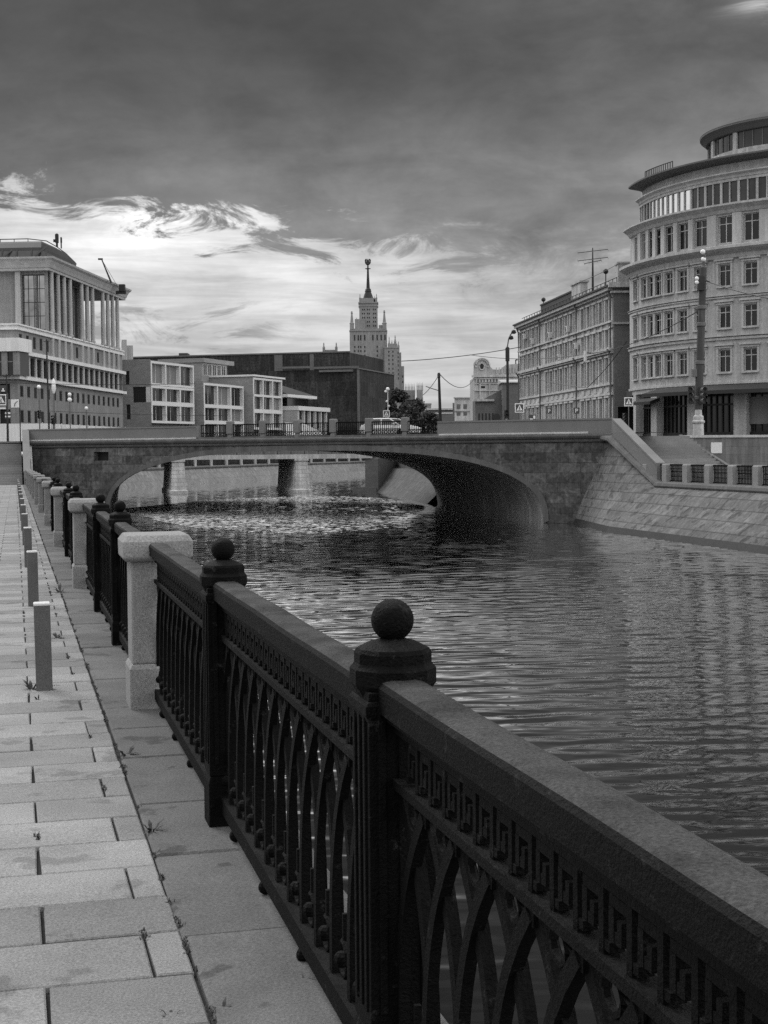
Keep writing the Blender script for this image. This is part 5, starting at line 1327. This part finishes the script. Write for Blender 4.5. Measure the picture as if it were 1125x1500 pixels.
oo = [(.4 + 1.25 * k, 1.15 + 1.25 * k, a, b) for k in range(3) for a, b in ((zat(680, 599.5, 270), zat(680, 592, 270)), (zat(680, 609, 270), zat(680, 603.5, 270)))]
facade(mb, lambda s, z, d: V((h0 + s, 270 + d, z)), h1 - h0, ZR - .2, zat(680, 582.5, 270), oo, .5); mb.build('wall', M['oldtrim'], rh)
mb = MB(); mb.span(h0 - .15, h1, 269.7, 269.98, zat(680, 583.5, 270), zat(680, 581.8, 270)); mb.span(h0, h1, 269.8, 269.99, zat(680, 602.5, 270), zat(680, 601, 270)); mb.build('cornice', M['old'], rh)
mb = MB(); mb.quad((h0, 277, ZR), (h1, 277, ZR), (h1, 277, zat(680, 590, 277)), (h0, 277, zat(680, 590, 277))); mb.build('back_wall', M['dkwall'], rh)
lb2 = thing('low_building', 'long low flat building on the skyline between the trees and the house shell', 'building', (25, 400, ZR))
mb = MB(); mb.span(xat(626, 400), xat(672, 400), 400, 410, ZR, zat(645, 600.5, 400)); mb.build('wall', M['dkwall'], lb2)
mb = MB(); mb.span(xat(626, 400) - 1, xat(672, 400) + 1, 399.5, 410.5, zat(645, 600.5, 400) + .01, zat(645, 598, 400)); mb.build('roof', M['oldtrim'], lb2)
mb = MB(); mb.span(xat(628, 399.9), xat(670, 399.9), 399.9, 399.99, zat(645, 606, 400), zat(645, 604.4, 400)); mb.build('window_band', M['frame'], lb2)

# ================================================================== STREET FURNITURE
def flat(mb, pts, c, y, t=.01):
    """thin plate polygon facing the camera side (-y), pts in x,z round c"""
    mb.loft([[V((c[0] + a, y + o, c[2] + b)) for a, b in pts] for o in (0, t)]); return mb
def sqr(w, h=None): h = h or w; return [(-w / 2, -h / 2), (w / 2, -h / 2), (w / 2, h / 2), (-w / 2, h / 2)]
def crossing_sign(name, label, px, py, Y, size_px, zground, extra=None, postx=None):
    c = at(px, py, Y); w = size_px * Y / FPX
    t = thing(name, label, 'road sign', (c.x, Y, zground))
    mb = MB(); px_ = c.x + (postx or 0); mb.tube([(px_, Y + .06, zground), (px_, Y + .06, c.z + w * .6)], .035, 6); mb.build('post', M['grey'], t)
    flat(MB(), sqr(w), c, Y, .02).build('plate', M['signwhite'], t)
    flat(MB(), sqr(w * .8), c, Y - .012, .01).build('blue_field', M['signdark'], t)
    flat(MB(), [(-w * .34, -w * .3), (w * .34, -w * .3), (0, w * .33)], c, Y - .02, .006).build('triangle', M['signwhite'], t)
    f = MB()
    f.sphere((c.x + w * .01, Y - .024, c.z + w * .1), w * .045, 8, 6)
    for a, b in (((0, .06), (-.02, -.1)), ((-.02, -.1), (-.1, -.26)), ((-.02, -.1), (.09, -.26)), ((0, .03), (.09, -.06)), ((0, .03), (-.09, -.05))):
        f.tube([V((c.x + a[0] * w, Y - .024, c.z + a[1] * w)), V((c.x + b[0] * w, Y - .024, c.z + b[1] * w))], w * .022, 4)
    for k in range(3): flat(f, sqr(w * .1, w * .03), (c.x - w * .2 + w * .2 * k, 0, c.z - w * .285), Y - .026, .004)
    f.build('walking_figure', M['signdark'], t)
    return t, c, w
crossing_sign('crossing_sign', 'square pedestrian crossing sign in front of the dark plain building above the right parapet', 761, 597.5, 112, 13.5, ZD)
t_, c_, w_ = crossing_sign('crossing_sign', 'square pedestrian crossing sign beside the rounded building canopy', 921, 588.5, 104, 13, ZR)
flat(MB(), sqr(w_ * .62, w_ * .6), (c_.x + .05, 0, c_.z + w_ * .88), 104.0, .02).build('upper_plate', M['signdark'], t_)
crossing_sign('crossing_sign', 'small square pedestrian crossing sign under the white globe lamp above the bridge railing', 566, 606, 150, 9.5, ZL)
t_, c_, w_ = crossing_sign('crossing_sign', 'pedestrian crossing sign cut off by the left edge of the photo', 1.5, 585.5, 122, 16, ZL, postx=.55)
mb = flat(MB(), sqr(w_ * 1.1, w_ * .62), (c_.x + .02, 0, c_.z + w_ * 1.0), 122, .02); mb.build('upper_plate', M['signdark'], t_)
mb = flat(MB(), [(-.06, -.2), (.06, -.2), (.06, .0), (-.06, .0)], (c_.x + .2, 0, c_.z + w_ * 1.05), 121.98, .006); flat(mb, sqr(.3, .08), (c_.x + .2, 0, c_.z + w_ * .8), 121.98, .006); mb.build('upper_mark', M['signwhite'], t_)
flat(MB(), sqr(w_ * .9, w_ * .14), (c_.x - .05, 0, c_.z - w_ * .78), 122, .02).build('lower_plate', M['signwhite'], t_)
# clock
c_ = at(22, 591, 124); w_ = 12.5 * 124 / FPX
ck = thing('street_clock', 'square white street clock on a post at far left', 'clock', (c_.x, 124, ZL))
flat(MB(), sqr(w_ * 1.06), c_, 124, .15).build('case', M['grey'], ck); flat(MB(), sqr(w_ * .96), c_, 123.98, .02).build('dial', M['signwhite'], ck)
hm = MB(); hm.bar([c_ + V((0, -.05, 0)), c_ + V((.24, -.05, .2))], .05, .01, (0, 1, 0)); hm.bar([c_ + V((0, -.055, .02)), c_ + V((-.03, -.055, -.26))], .055, .01, (0, 1, 0)); hm.build('hand', M['black'], ck)
hm = MB(); hm.tube([(c_.x + .38, 124.1, ZL), (c_.x + .38, 124.1, c_.z + .3)], .05, 6); hm.build('post', M['black'], ck)
# two bar sign
c_ = at(11.5, 608, 119); t = thing('road_sign', 'small dark sign with two white bars on a thin post at far left', 'road sign', (c_.x, 119, ZL))
mb = MB(); mb.tube([(c_.x, 119.06, ZL), (c_.x, 119.06, c_.z + .3)], .04, 6); mb.build('post', M['black'], t)
flat(MB(), sqr(.5, .62), c_, 119, .02).build('plate', M['signdark'], t)
mb = flat(MB(), sqr(.44, .13), (c_.x, 0, c_.z + .16), 118.98, .01); flat(mb, sqr(.44, .13), (c_.x, 0, c_.z - .12), 118.98, .01); mb.build('white_bar', M['signwhite'], t)
# parking signs
def psign(px, py, Y, label, spx):
    c = at(px, py, Y); w = spx * Y / FPX; t = thing('parking_sign', label, 'road sign', (c.x, Y, ZR), 'parking signs by the old building')
    mb = MB(); mb.tube([(c.x, Y + .05, ZR), (c.x, Y + .05, c.z + w / 2)], .035, 6); mb.build('post', M['grey'], t)
    flat(MB(), sqr(w), c, Y, .02).build('plate', M['signdark'], t)
    mb = MB(); u = w / 10
    flat(mb, [(-2 * u, -3.2 * u), (-1 * u, -3.2 * u), (-1 * u, 3.2 * u), (-2 * u, 3.2 * u)], c, Y - .012, .006)
    arc = [(-.6 * u, 3.2 * u)] + [(.4 * u + 1.9 * u * math.cos(a), 1.3 * u + 1.9 * u * math.sin(a)) for a in [R(90 - 180 * k / 10) for k in range(11)]] + [(-.6 * u, -.6 * u), (-.6 * u, .4 * u)] + [(.4 * u + .9 * u * math.cos(a), 1.3 * u + .9 * u * math.sin(a)) for a in [R(-90 + 180 * k / 8) for k in range(9)]] + [(-.6 * u, 2.2 * u)]
    flat(mb, arc, c, Y - .013, .006); mb.build('letter', M['signwhite'], t)
psign(804.5, 602, 122, 'dark parking sign with a P, the farther and lower of two by the old building', 8)
psign(844.5, 601.5, 114, 'dark parking sign with a P, the nearer of two by the old building', 9)
c_ = at(780, 611.5, 118); t = thing('road_sign', 'dark wide direction sign with a white corner behind the right parapet', 'road sign', (c_.x, 118, ZD))
flat(MB(), sqr(.6, .45), c_, 118, .02).build('plate', M['signdark'], t); mb = flat(MB(), sqr(.16, .26), (c_.x + .15, 0, c_.z + .02), 117.98, .01); flat(mb, sqr(.24, .08), (c_.x - .1, 0, c_.z - .12), 117.98, .01); mb.build('white_mark', M['signwhite'], t)
mb = MB(); mb.tube([(c_.x, 118.05, ZD), (c_.x, 118.05, c_.z)], .035, 6); mb.build('post', M['grey'], t)
c_ = at(727.5, 611, 116); t = thing('road_sign', 'round dark sign seen from behind above the right parapet', 'road sign', (c_.x, 116, ZD))
mb = MB(); mb.loft([[c_ + V((.3 * math.cos(a), o, .3 * math.sin(a))) for a in [6.2832 * k / 20 for k in range(20)]] for o in (0, .03)]); mb.build('disc', M['black'], t)
mb = MB(); mb.tube([(c_.x, 116.06, ZD), (c_.x, 116.06, c_.z + .2)], .035, 6); mb.build('post', M['grey'], t)
def traffic_light(px, py, Y, label, zg, hpx, lit=None, hood=.28, post=True, side=0.0):
    c = at(px, py, Y); H_ = hpx * Y / FPX; w = H_ * .36
    t = thing('traffic_light', label, 'traffic light', (c.x, Y, zg if post else c.z))
    MB().span(c.x - w / 2, c.x + w / 2, Y, Y + .22, c.z - H_ / 2, c.z + H_ / 2).build('housing', M['black'], t)
    for k, dz in enumerate((.32, 0, -.32)):
        zc_ = c.z + dz * H_; mb = MB(); mb.lathe([(w * .36, 0), (w * .36, .02)], (0, 0, 0), 14)
        mb.v = [(c.x + v_[0], Y - .005 - v_[2], zc_ + v_[1]) for v_ in mb.v]
        mb.build('lens', M['lampglass'] if lit == k else M['signdark'], t)
        hd2 = MB(); rr_ = w * .42
        prof = [(rr_ * math.cos(a), rr_ * math.sin(a)) for a in [R(-20 + 220 * j / 10) for j in range(11)]]
        hd2.loft([[V((c.x + a + side * (.0 if y == 0 else 1) * hood, Y - y, zc_ + b)) for a, b in prof] for y in (0, hood)], cap=False, closed=False); hd2.build('hood', M['grey'] if lit is None else M['black'], t)
    if post: mb = MB(); mb.tube([(c.x, Y + .12, zg), (c.x, Y + .12, c.z)], .05, 6); mb.build('post', M['grey'], t)
    return t
traffic_light(742, 609, 114, 'dark traffic light with a pale lower lens above the right parapet', ZD, 17, lit=2)
traffic_light(77.5, 615, 126, 'traffic light with one pale lens behind the left end of the bridge', ZL, 13, lit=0)
traffic_light(57.5, 607, 130, 'dark traffic light on a thin post left of the bridge end', ZL, 12)
traffic_light(915, 612, 106, 'dark traffic light under the crossing sign by the rounded building', ZR, 14)
# heavy concrete pole on the right
YP = 95.0; cpx = xat(1023, YP); zt_ = zat(1028, 392, YP)
cp_ = thing('concrete_pole', 'thick concrete pole with bell shaped stone base carrying traffic lights and wires on the right', 'pole', (cpx, YP, ZR))
mb = MB(); mb.lathe([(.36, ZR), (.34, ZR + .85), (.42, ZR + .92), (.42, ZR + 1.02), (.32, ZR + 1.08), (.34, ZR + 1.2), (.34, ZR + 1.32), (.24, ZR + 1.42), (.22, ZR + 1.75), (.16, ZR + 1.85)], (cpx, YP, 0), 20); mb.build('base', M['oldtrim'], cp_, smooth=30)
mb = MB(); lean = .32
mb.tube([V((cpx + lean * k / 8, YP, ZR + 1.8 + (zt_ - ZR - 1.8) * k / 8)) for k in range(9)], [.27 - .006 * k for k in range(9)], 14); mb.build('shaft', M['concrete'], cp_, smooth=40)
mb = MB()
for f_ in (.08, .33, .6, .72): z_ = ZR + 1.8 + (zt_ - ZR - 1.8) * f_; mb.lathe([(.29, z_ - .12), (.31, z_ - .1), (.31, z_ + .1), (.29, z_ + .12)], (cpx + lean * f_, YP, 0), 14)
mb.span(cpx - .42, cpx - .12, YP - .2, YP + .2, zat(1016, 552, YP), zat(1016, 541, YP)); mb.build('clamp', M['grey'], cp_)
mb = MB(); tp = V((cpx + lean, YP, zt_)); mb.tube([tp, tp + V((.02, 0, .35)), tp + V((.05, -.1, .75))], [.14, .1, .06], 8); mb.build('top_bracket', M['grey'], cp_)
ul = thing('globe_lamp', 'twin pale round lamp heads on top of the concrete pole', 'lamp', tuple(tp + V((0, 0, .4))))
for px, py in ((1029.5, 369), (1030.5, 380)): mb = MB(); c_ = at(px, py, YP); mb.sphere(c_, .17, 14, 10); mb.build('globe', M['lampglass'], ul, smooth=60)
mb = MB(); mb.tube([at(1031, 388, YP), at(1033, 376, YP), at(1030, 366, YP)], .05, 6); mb.build('arm', M['grey'], ul)
cc_ = at(1022, 409, YP); cm = thing('speaker_box', 'pale striped device with dark casing high on the concrete pole', 'street device', tuple(cc_))
MB().span(cc_.x - .05, cc_.x + .38, YP - .35, YP - .02, cc_.z - .75, cc_.z + .15).build('casing', M['black'], cm)
mb = MB()
for k in range(2): mb.sphere((cc_.x - .1, YP - .25, cc_.z - .25 + .26 * k), .15, 10, 8)
mb.build('horn', M['lampglass'], cm, smooth=60)
traffic_light(1013, 579, YP - .45, 'pale hooded traffic light on the left side of the concrete pole', ZR, 25, post=False, side=-.5)
traffic_light(1029, 579, YP - .45, 'pale hooded traffic light on the right side of the concrete pole', ZR, 25, post=False, side=.4)
# double headed lamp post by the bridge
YL = 120.0; x0 = xat(744, YL)
sl = thing('street_lamp', 'tall dark street lamp with two small heads beside the old building', 'street lamp', (x0, YL, ZD))
zs_ = zat(744, 508, YL); mb = MB(); mb.tube([(x0, YL, ZD), (x0, YL, zs_)], [.13, .1], 8); mb.lathe([(.17, zs_ - 1.2), (.17, zs_ - .1), (.08, zs_)], (x0, YL, 0), 8); mb.build('post', M['black'], sl)
mb = MB(); mb.tube([(x0, YL, zs_), at(745, 497, YL), at(748, 490, YL), at(752, 485.5, YL)], .06, 6); mb.build('arm', M['grey'], sl)
for px, py in ((752.5, 485.5), (748.5, 494)):
    c_ = at(px, py, YL); mb = MB(); mb.sphere(c_, .19, 12, 8, .75); mb.lathe([(.1, c_.z - .2), (.22, c_.z - .12), (.22, c_.z - .05)], (c_.x, c_.y, 0), 12); mb.build('lamp_head', M['black'], sl, smooth=50)
# slim pole in the gap
YK = 150; x0 = xat(645, YK, 610)
tp_ = thing('wire_pole', 'bare dark pole carrying wires beyond the bridge, between tree and gabled building', 'pole', (x0, YK, ZD))
k1 = at(642.8, 546, YK); mb = MB(); mb.tube([(x0 + .05, YK, ZD), k1], [.19, .12], 8); mb.build('shaft', M['black'], tp_)
mb = MB(); mb.tube([k1 + V((0, 0, -.1)), k1 + V((0, -.1, -.5))], .16, 6); mb.build('bracket', M['black'], tp_)
# ornate white lamp in front of the netted building
c_ = at(568, 570, 152); wl = thing('street_lamp', 'white ornate globe lamp on a slim post in front of the netted building', 'street lamp', (c_.x, 152, ZL))
mb = MB(); mb.tube([(c_.x, 152, ZL), (c_.x, 152, c_.z - .2)], .05, 6); mb.sphere((c_.x - .1, 152, zat(568, 588, 152)), .14, 8, 6); mb.sphere((c_.x + .1, 152, zat(568, 595, 152)), .13, 8, 6); mb.build('post', M['frame'], wl)
mb = MB(); mb.sphere(c_, .2, 12, 8); mb.sphere(c_ + V((-.22, 0, -.25)), .14, 8, 6); mb.build('globe', M['lampglass'], wl, smooth=60)
# left end masts
for px0, py0, px1, py1, Y, r_, lab in ((68, 497, 72, 630, 140, .07, 'tall thin dark mast in front of the colonnade building'), (9.5, 548, 10.5, 625, 118, .05, 'thin dark post at the far left edge beside the crossing sign')):
    a = at(px0, py0, Y); b = at(px1, py1, Y); t = thing('street_mast', lab, 'mast', (b.x, Y, ZL)); mb = MB(); mb.tube([(b.x, Y, ZL), a], [r_ * 1.4, r_], 6); mb.build('shaft', M['black'], t)
    mb = MB(); mb.tube([a + V((-.3, 0, -.2)), a + V((.3, 0, -.2))], .03, 4); mb.build('crossbar', M['black'], t)
for px, py0, py1, Y, lab in ((57, 567, 612, 132, 'white lamp head on a short post, left of the thin mast'), (78.5, 556, 618, 134, 'white tapering lamp on a post, right of the thin mast'), (102, 578, 612, 150, 'pair of white lamp heads on a curved arm, before the colonnade building'), (126.5, 598, 622, 160, 'small pale lamp post before the colonnade building, rightmost')):
    c_ = at(px, py0, Y); t = thing('street_lamp', lab, 'street lamp', (c_.x, Y, ZL))
    mb = MB(); mb.tube([(c_.x, Y, ZL), (c_.x, Y, c_.z - .1)], .06, 6); mb.build('post', M['grey'], t)
    mb = MB()
    if '78' in str(px): mb.lathe([(.08, c_.z - 1.3), (.22, c_.z - .9), (.16, c_.z - .1), (.04, c_.z + .1)], (c_.x, Y, 0), 10)
    elif 'pair' in lab: mb.sphere(c_, .2, 10, 8); mb.sphere(c_ + V((0, 0, -.55)), .24, 10, 8)
    else: mb.sphere(c_, .2, 10, 8)
    mb.build('lamp_head', M['lampglass'], t, smooth=60)
# wires
def wire(label, pts, sag, r=.022):
    mb = MB(); P = [Vector(p) for p in pts]; path = []
    for a, b in zip(P[:-1], P[1:]):
        for k in range(13): f_ = k / 12; path.append(a.lerp(b, f_) - V((0, 0, sag * 4 * f_ * (1 - f_))))
    path = [p for i, p in enumerate(path) if i == 0 or (p - path[i - 1]).length > 1e-4]
    tag(mb.tube(path, r, 5).build('wire', M['black']), label, 'wire')
wire('overhead wire rising from the right wing of the high rise to the old building', [at(588, 529, 170), at(764, 508, 172)], .25, .045)
wire('wire running from the old building facade across to the concrete pole', [at(690, 520, 158), at(870, 517, 140), at(1024, 455, YP)], .5, .035)
wire('lower wire sagging across the old building to the rounded facade', [at(755, 545, 150), at(860, 568, 138), at(918, 500, 128)], .25, .035)
wire('cable from the concrete pole out to the right edge', [at(1034, 411, YP), at(1128, 437, 84)], .1, .04)
wire('wires between the bare pole and the gabled building', [at(645, 549, YK), at(694, 556, 225)], 1.3, .04)
wire('slack wires left of the bare pole', [at(642, 551, YK), at(619, 579, 175)], .2, .035)
wire('short stay on the left side of the bare pole', [at(642, 572, YK), at(624, 566, 158)], .02, .05)
wire('thin cable across the classical building and the first modern block', [at(-5, 560, 130), at(285, 562, 140)], .15, .025)
wire('low cable across the lower windows of the colonnade building', [at(70, 602, 130), at(330, 609, 140)], .1, .02)
wire('stay from the roof aerial to the chimney of the link wall', [at(852, 412, 140), at(906, 386, 137)], .1, .03)

# ------------------------------------------------------------------ pale car on the bridge
def car(label, centre, head, paint):
    t = thing('parked_car', label, 'car', (centre[0], centre[1], centre[2]), None, math.atan2(head.y, head.x))
    def sec(x, zb_, zt_, w, r=.12): return [V((x, y, z)) for y, z in ((-w, zb_ + r), (-w + r * .6, zb_), (w - r * .6, zb_), (w, zb_ + r), (w, zt_ - r * 1.4), (w - r, zt_), (-w + r, zt_), (-w, zt_ - r * 1.4))]
    mb = MB(); mb.loft([sec(-2.2, .35, .78, .7), sec(-2.12, .25, .92, .8), sec(-1.5, .22, .96, .84), sec(-.5, .22, .95, .86), sec(.7, .22, .93, .86), sec(1.3, .22, .88, .85), sec(1.95, .24, .76, .8), sec(2.2, .32, .62, .7)]); mb.build('body', paint, t, smooth=40, local=True)
    def cab(x0, x1, z, w): return [V((x0, -w, z)), V((x1, -w, z)), V((x1, w, z)), V((x0, w, z))]
    mb = MB(); mb.loft([cab(-1.75, 1.05, .92, .8), cab(-1.55, .72, 1.12, .74), cab(-1.25, .3, 1.34, .66)]); mb.build('cabin_glass', M['shop'], t, local=True)
    mb = MB(); mb.loft([cab(-1.28, .32, 1.335, .67), cab(-1.2, .24, 1.39, .62), cab(-.9, 0, 1.41, .5)]); 
    for sy in (-1, 1):
        for pts in ([(1.08, .8, .9), (.72, .75, 1.12), (.3, .67, 1.35)], [(-1.78, .8, .9), (-1.55, .75, 1.12), (-1.25, .67, 1.35)], [(-.35, .815, .92), (-.35, .755, 1.12), (-.38, .67, 1.35)]):
            mb.tube([V((x, sy * y, z)) for x, y, z in pts], .045, 5)
    mb.build('roof', paint, t, smooth=40, local=True)
    for x in (-1.35, 1.35):
        for sy in (-1, 1):
            w = MB(); w.lathe([(.2, -.1), (.31, -.1), (.32, 0), (.31, .1), (.2, .1)], (0, 0, 0), 20); w.v = [(x + a, sy * .78 + c, .32 + b) for a, b, c in w.v]; wo = w.build('wheel', M['rubber'], t, smooth=40, local=True)
            w = MB(); w.lathe([(.03, -.06), (.2, -.08), (.2, .08), (.03, .06)], (0, 0, 0), 14); w.v = [(x + a, sy * .8 + c, .32 + b) for a, b, c in w.v]; w.build('rim', M['grey'], wo, local=True)
    for sy in (-1, 1):
        MB().box((2.1, sy * .58, .63), (.16, .26, .12)).build('headlight', M['lampglass'], t, local=True); MB().box((-2.14, sy * .6, .78), (.12, .22, .16)).build('taillight', M['signdark'], t, local=True)
        MB().box((.75, sy * .93, .98), (.12, .18, .12)).build('wing_mirror', paint, t, local=True)
    MB().box((0, -.868, .62), (3.0, .03, .05)).build('trim_strip', M['grey'], t, local=True)
    return t
pc_ = at(572, 632, 105.5); car('pale saloon car on the bridge behind the iron railing', (pc_.x, pc_.y, ZD + .005), bd, M['carpaint'])

# ================================================================== LIGHT
SUN_AZ, SUN_EL = R(-38), R(42)                   # ahead and to the left, veiled by cloud
sd = bpy.data.lights.new('sun', 'SUN'); sd.energy = 1.1; sd.angle = R(22); sd.color = (1, 1, 1)
so = bpy.data.objects.new('sun', sd); COL.objects.link(so)
sdir = V((math.sin(SUN_AZ) * math.cos(SUN_EL), math.cos(SUN_AZ) * math.cos(SUN_EL), math.sin(SUN_EL)))
so.rotation_euler = sdir.to_track_quat('Z', 'Y').to_euler(); so.location = sdir * 60

wd_ = bpy.data.worlds.new('World'); SC.world = wd_; wd_.use_nodes = True
nt = wd_.node_tree; nt.nodes.clear()
out = N(nt, 'ShaderNodeOutputWorld'); bg = N(nt, 'ShaderNodeBackground'); nt.links.new(bg.outputs[0], out.inputs[0]); bg.inputs['Strength'].default_value = .1
tc = N(nt, 'ShaderNodeTexCoord'); sp = N(nt, 'ShaderNodeSeparateXYZ'); nt.links.new(tc.outputs['Generated'], sp.inputs[0])
X, Y, Z = sp.outputs
sky = N(nt, 'ShaderNodeTexSky'); sky.sky_type = 'NISHITA'; sky.sun_disc = False; sky.sun_elevation = SUN_EL; sky.sun_rotation = SUN_AZ
skb = N(nt, 'ShaderNodeRGBToBW'); nt.links.new(sky.outputs[0], skb.inputs[0])
DEG = 57.29578
az = mth(nt, 'MULTIPLY', mth(nt, 'ARCTAN2', X, Y), DEG); el = mth(nt, 'MULTIPLY', mth(nt, 'ARCSINE', Z), DEG)
zz = mth(nt, 'ADD', mth(nt, 'MAXIMUM', Z, 0.0), .07)
cv = N(nt, 'ShaderNodeCombineXYZ'); nt.links.new(mth(nt, 'DIVIDE', X, zz), cv.inputs[0]); nt.links.new(mth(nt, 'DIVIDE', Y, zz), cv.inputs[1]); cv.inputs[2].default_value = 3.1
n_big = noise(nt, cv.outputs[0], .55, 6, .55, .3); n_mid = noise(nt, scaled(nt, cv.outputs[0], (1, 1.0, 1)), 1.7, 7, .6, .5)
ae = N(nt, 'ShaderNodeCombineXYZ'); nt.links.new(mth(nt, 'MULTIPLY', az, .15), ae.inputs[0]); nt.links.new(mth(nt, 'MULTIPLY', el, .42), ae.inputs[1]); ae.inputs[2].default_value = 1.7
n_edge = noise(nt, ae.outputs[0], 1.7, 9, .68, .8); n_soft = noise(nt, ae.outputs[0], .8, 4, .5, .4)
# underside of the big cloud begins above this elevation
bnd = mth(nt, 'MULTIPLY_ADD', az, -.13, 7.7)
edge = mth(nt, 'ADD', mth(nt, 'SUBTRACT', el, bnd), mth(nt, 'MULTIPLY_ADD', n_edge, 8.0, -4.0))
m_sharp = mrange(nt, edge, -.35, .7, 0, 1); m_soft = mrange(nt, edge, -2.2, 1.8, 0, 1)
right = mrange(nt, az, -4, 9, 0, 1)
mix = mth(nt, 'ADD', mth(nt, 'MULTIPLY', m_sharp, mth(nt, 'SUBTRACT', 1, right)), mth(nt, 'MULTIPLY', m_soft, right))
# dark cloud brightness: darkest high up in front, raised as fill overhead and behind, out of view
front = mrange(nt, mth(nt, 'ABSOLUTE', az), 25, 80, 1, 0)
low = mrange(nt, el, 6, 16, .225, .048); low = mth(nt, 'ADD', low, mrange(nt, az, -2, 16, 0, .06))
hi = mrange(nt, el, 21, 52, 0, 1)
dk_f = mth(nt, 'ADD', mth(nt, 'MULTIPLY', low, mth(nt, 'SUBTRACT', 1, hi)), mth(nt, 'MULTIPLY', hi, 1.0))
fill_b = 1.6
dark = mth(nt, 'ADD', mth(nt, 'MULTIPLY', dk_f, front), mth(nt, 'MULTIPLY', mth(nt, 'SUBTRACT', 1, front), fill_b))
ai = N(nt, 'ShaderNodeCombineXYZ'); nt.links.new(mth(nt, 'MULTIPLY', az, .17), ai.inputs[0]); nt.links.new(mth(nt, 'MULTIPLY', el, .3), ai.inputs[1]); ai.inputs[2].default_value = 5.3
puff = noise(nt, ai.outputs[0], 1.3, 9, .62, .25)
dark = mth(nt, 'MULTIPLY', dark, mrange(nt, puff, .3, .7, .66, 1.34, False))
dark = mth(nt, 'MULTIPLY', dark, mth(nt, 'MULTIPLY_ADD', n_mid, 1.0, .5)); dark = mth(nt, 'MULTIPLY', dark, mth(nt, 'MULTIPLY_ADD', n_soft, 1.1, .45))
# bright break under the cloud
def gauss(c_az, c_el, s_az, s_el, amp):
    a = mth(nt, 'DIVIDE', mth(nt, 'SUBTRACT', az, c_az), s_az); e = mth(nt, 'DIVIDE', mth(nt, 'SUBTRACT', el, c_el), s_el)
    r2 = mth(nt, 'ADD', mth(nt, 'MULTIPLY', a, a), mth(nt, 'MULTIPLY', e, e)); return mth(nt, 'MULTIPLY', mth(nt, 'EXPONENT', mth(nt, 'MULTIPLY', r2, -1)), amp)
br_ = mth(nt, 'ADD', mrange(nt, az, -6, 13, .64, .5), gauss(-9.0, 8.6, 4.2, 1.2, .42)); br_ = mth(nt, 'ADD', br_, mth(nt, 'MULTIPLY', gauss(-9.0, 8.9, 1.9, .7, .6), mrange(nt, n_edge, .4, .62, .1, 1.3)))
br_ = mth(nt, 'ADD', br_, gauss(-2, 6.5, 7, 2.0, .08))
n_st = noise(nt, scaled(nt, ae.outputs[0], (.7, 2.6, 1)), 1.5, 6, .6, .4)
br_ = mth(nt, 'MULTIPLY', br_, mrange(nt, n_st, .3, .7, .8, 1.18)); br_ = mth(nt, 'MULTIPLY', br_, mrange(nt, puff, .3, .7, .82, 1.16, False))
stw = mth(nt, 'MULTIPLY', mrange(nt, el, 3.2, 4.6, 0, 1), mrange(nt, el, 5.2, 6.6, 1, 0))    # small dark streak clouds low on the left
br_ = mth(nt, 'MULTIPLY', br_, mth(nt, 'SUBTRACT', 1, mth(nt, 'MULTIPLY', mth(nt, 'MULTIPLY', stw, mrange(nt, n_edge, .45, .6, 0, .55)), mrange(nt, az, -6, -2, 1, 0))))
val = mth(nt, 'ADD', mth(nt, 'MULTIPLY', dark, mix), mth(nt, 'MULTIPLY', br_, mth(nt, 'SUBTRACT', 1, mix)))
val = mth(nt, 'ADD', val, mth(nt, 'MULTIPLY', gauss(14.6, 16.7, 1.1, .8, .75), mrange(nt, n_edge, .35, .65, .15, 1))); val = mth(nt, 'MULTIPLY', val, 6.0)
val = mth(nt, 'ADD', val, mth(nt, 'MULTIPLY', skb.outputs[0], .06))
cb_ = N(nt, 'ShaderNodeCombineColor')
for i in range(3): nt.links.new(val, cb_.inputs[i])
nt.links.new(cb_.outputs[0], bg.inputs['Color'])

vs_ = SC.view_settings; vs_.view_transform = 'Standard'; vs_.look = 'None'; vs_.exposure = .6; vs_.gamma = 1
SC.display_settings.display_device = 'sRGB'
SC.cycles.max_bounces = 6; SC.cycles.sample_clamp_indirect = 1.5; SC.cycles.caustics_reflective = False; SC.cycles.caustics_refractive = False; SC.cycles.use_denoising = False; SC.cycles.use_adaptive_sampling = False
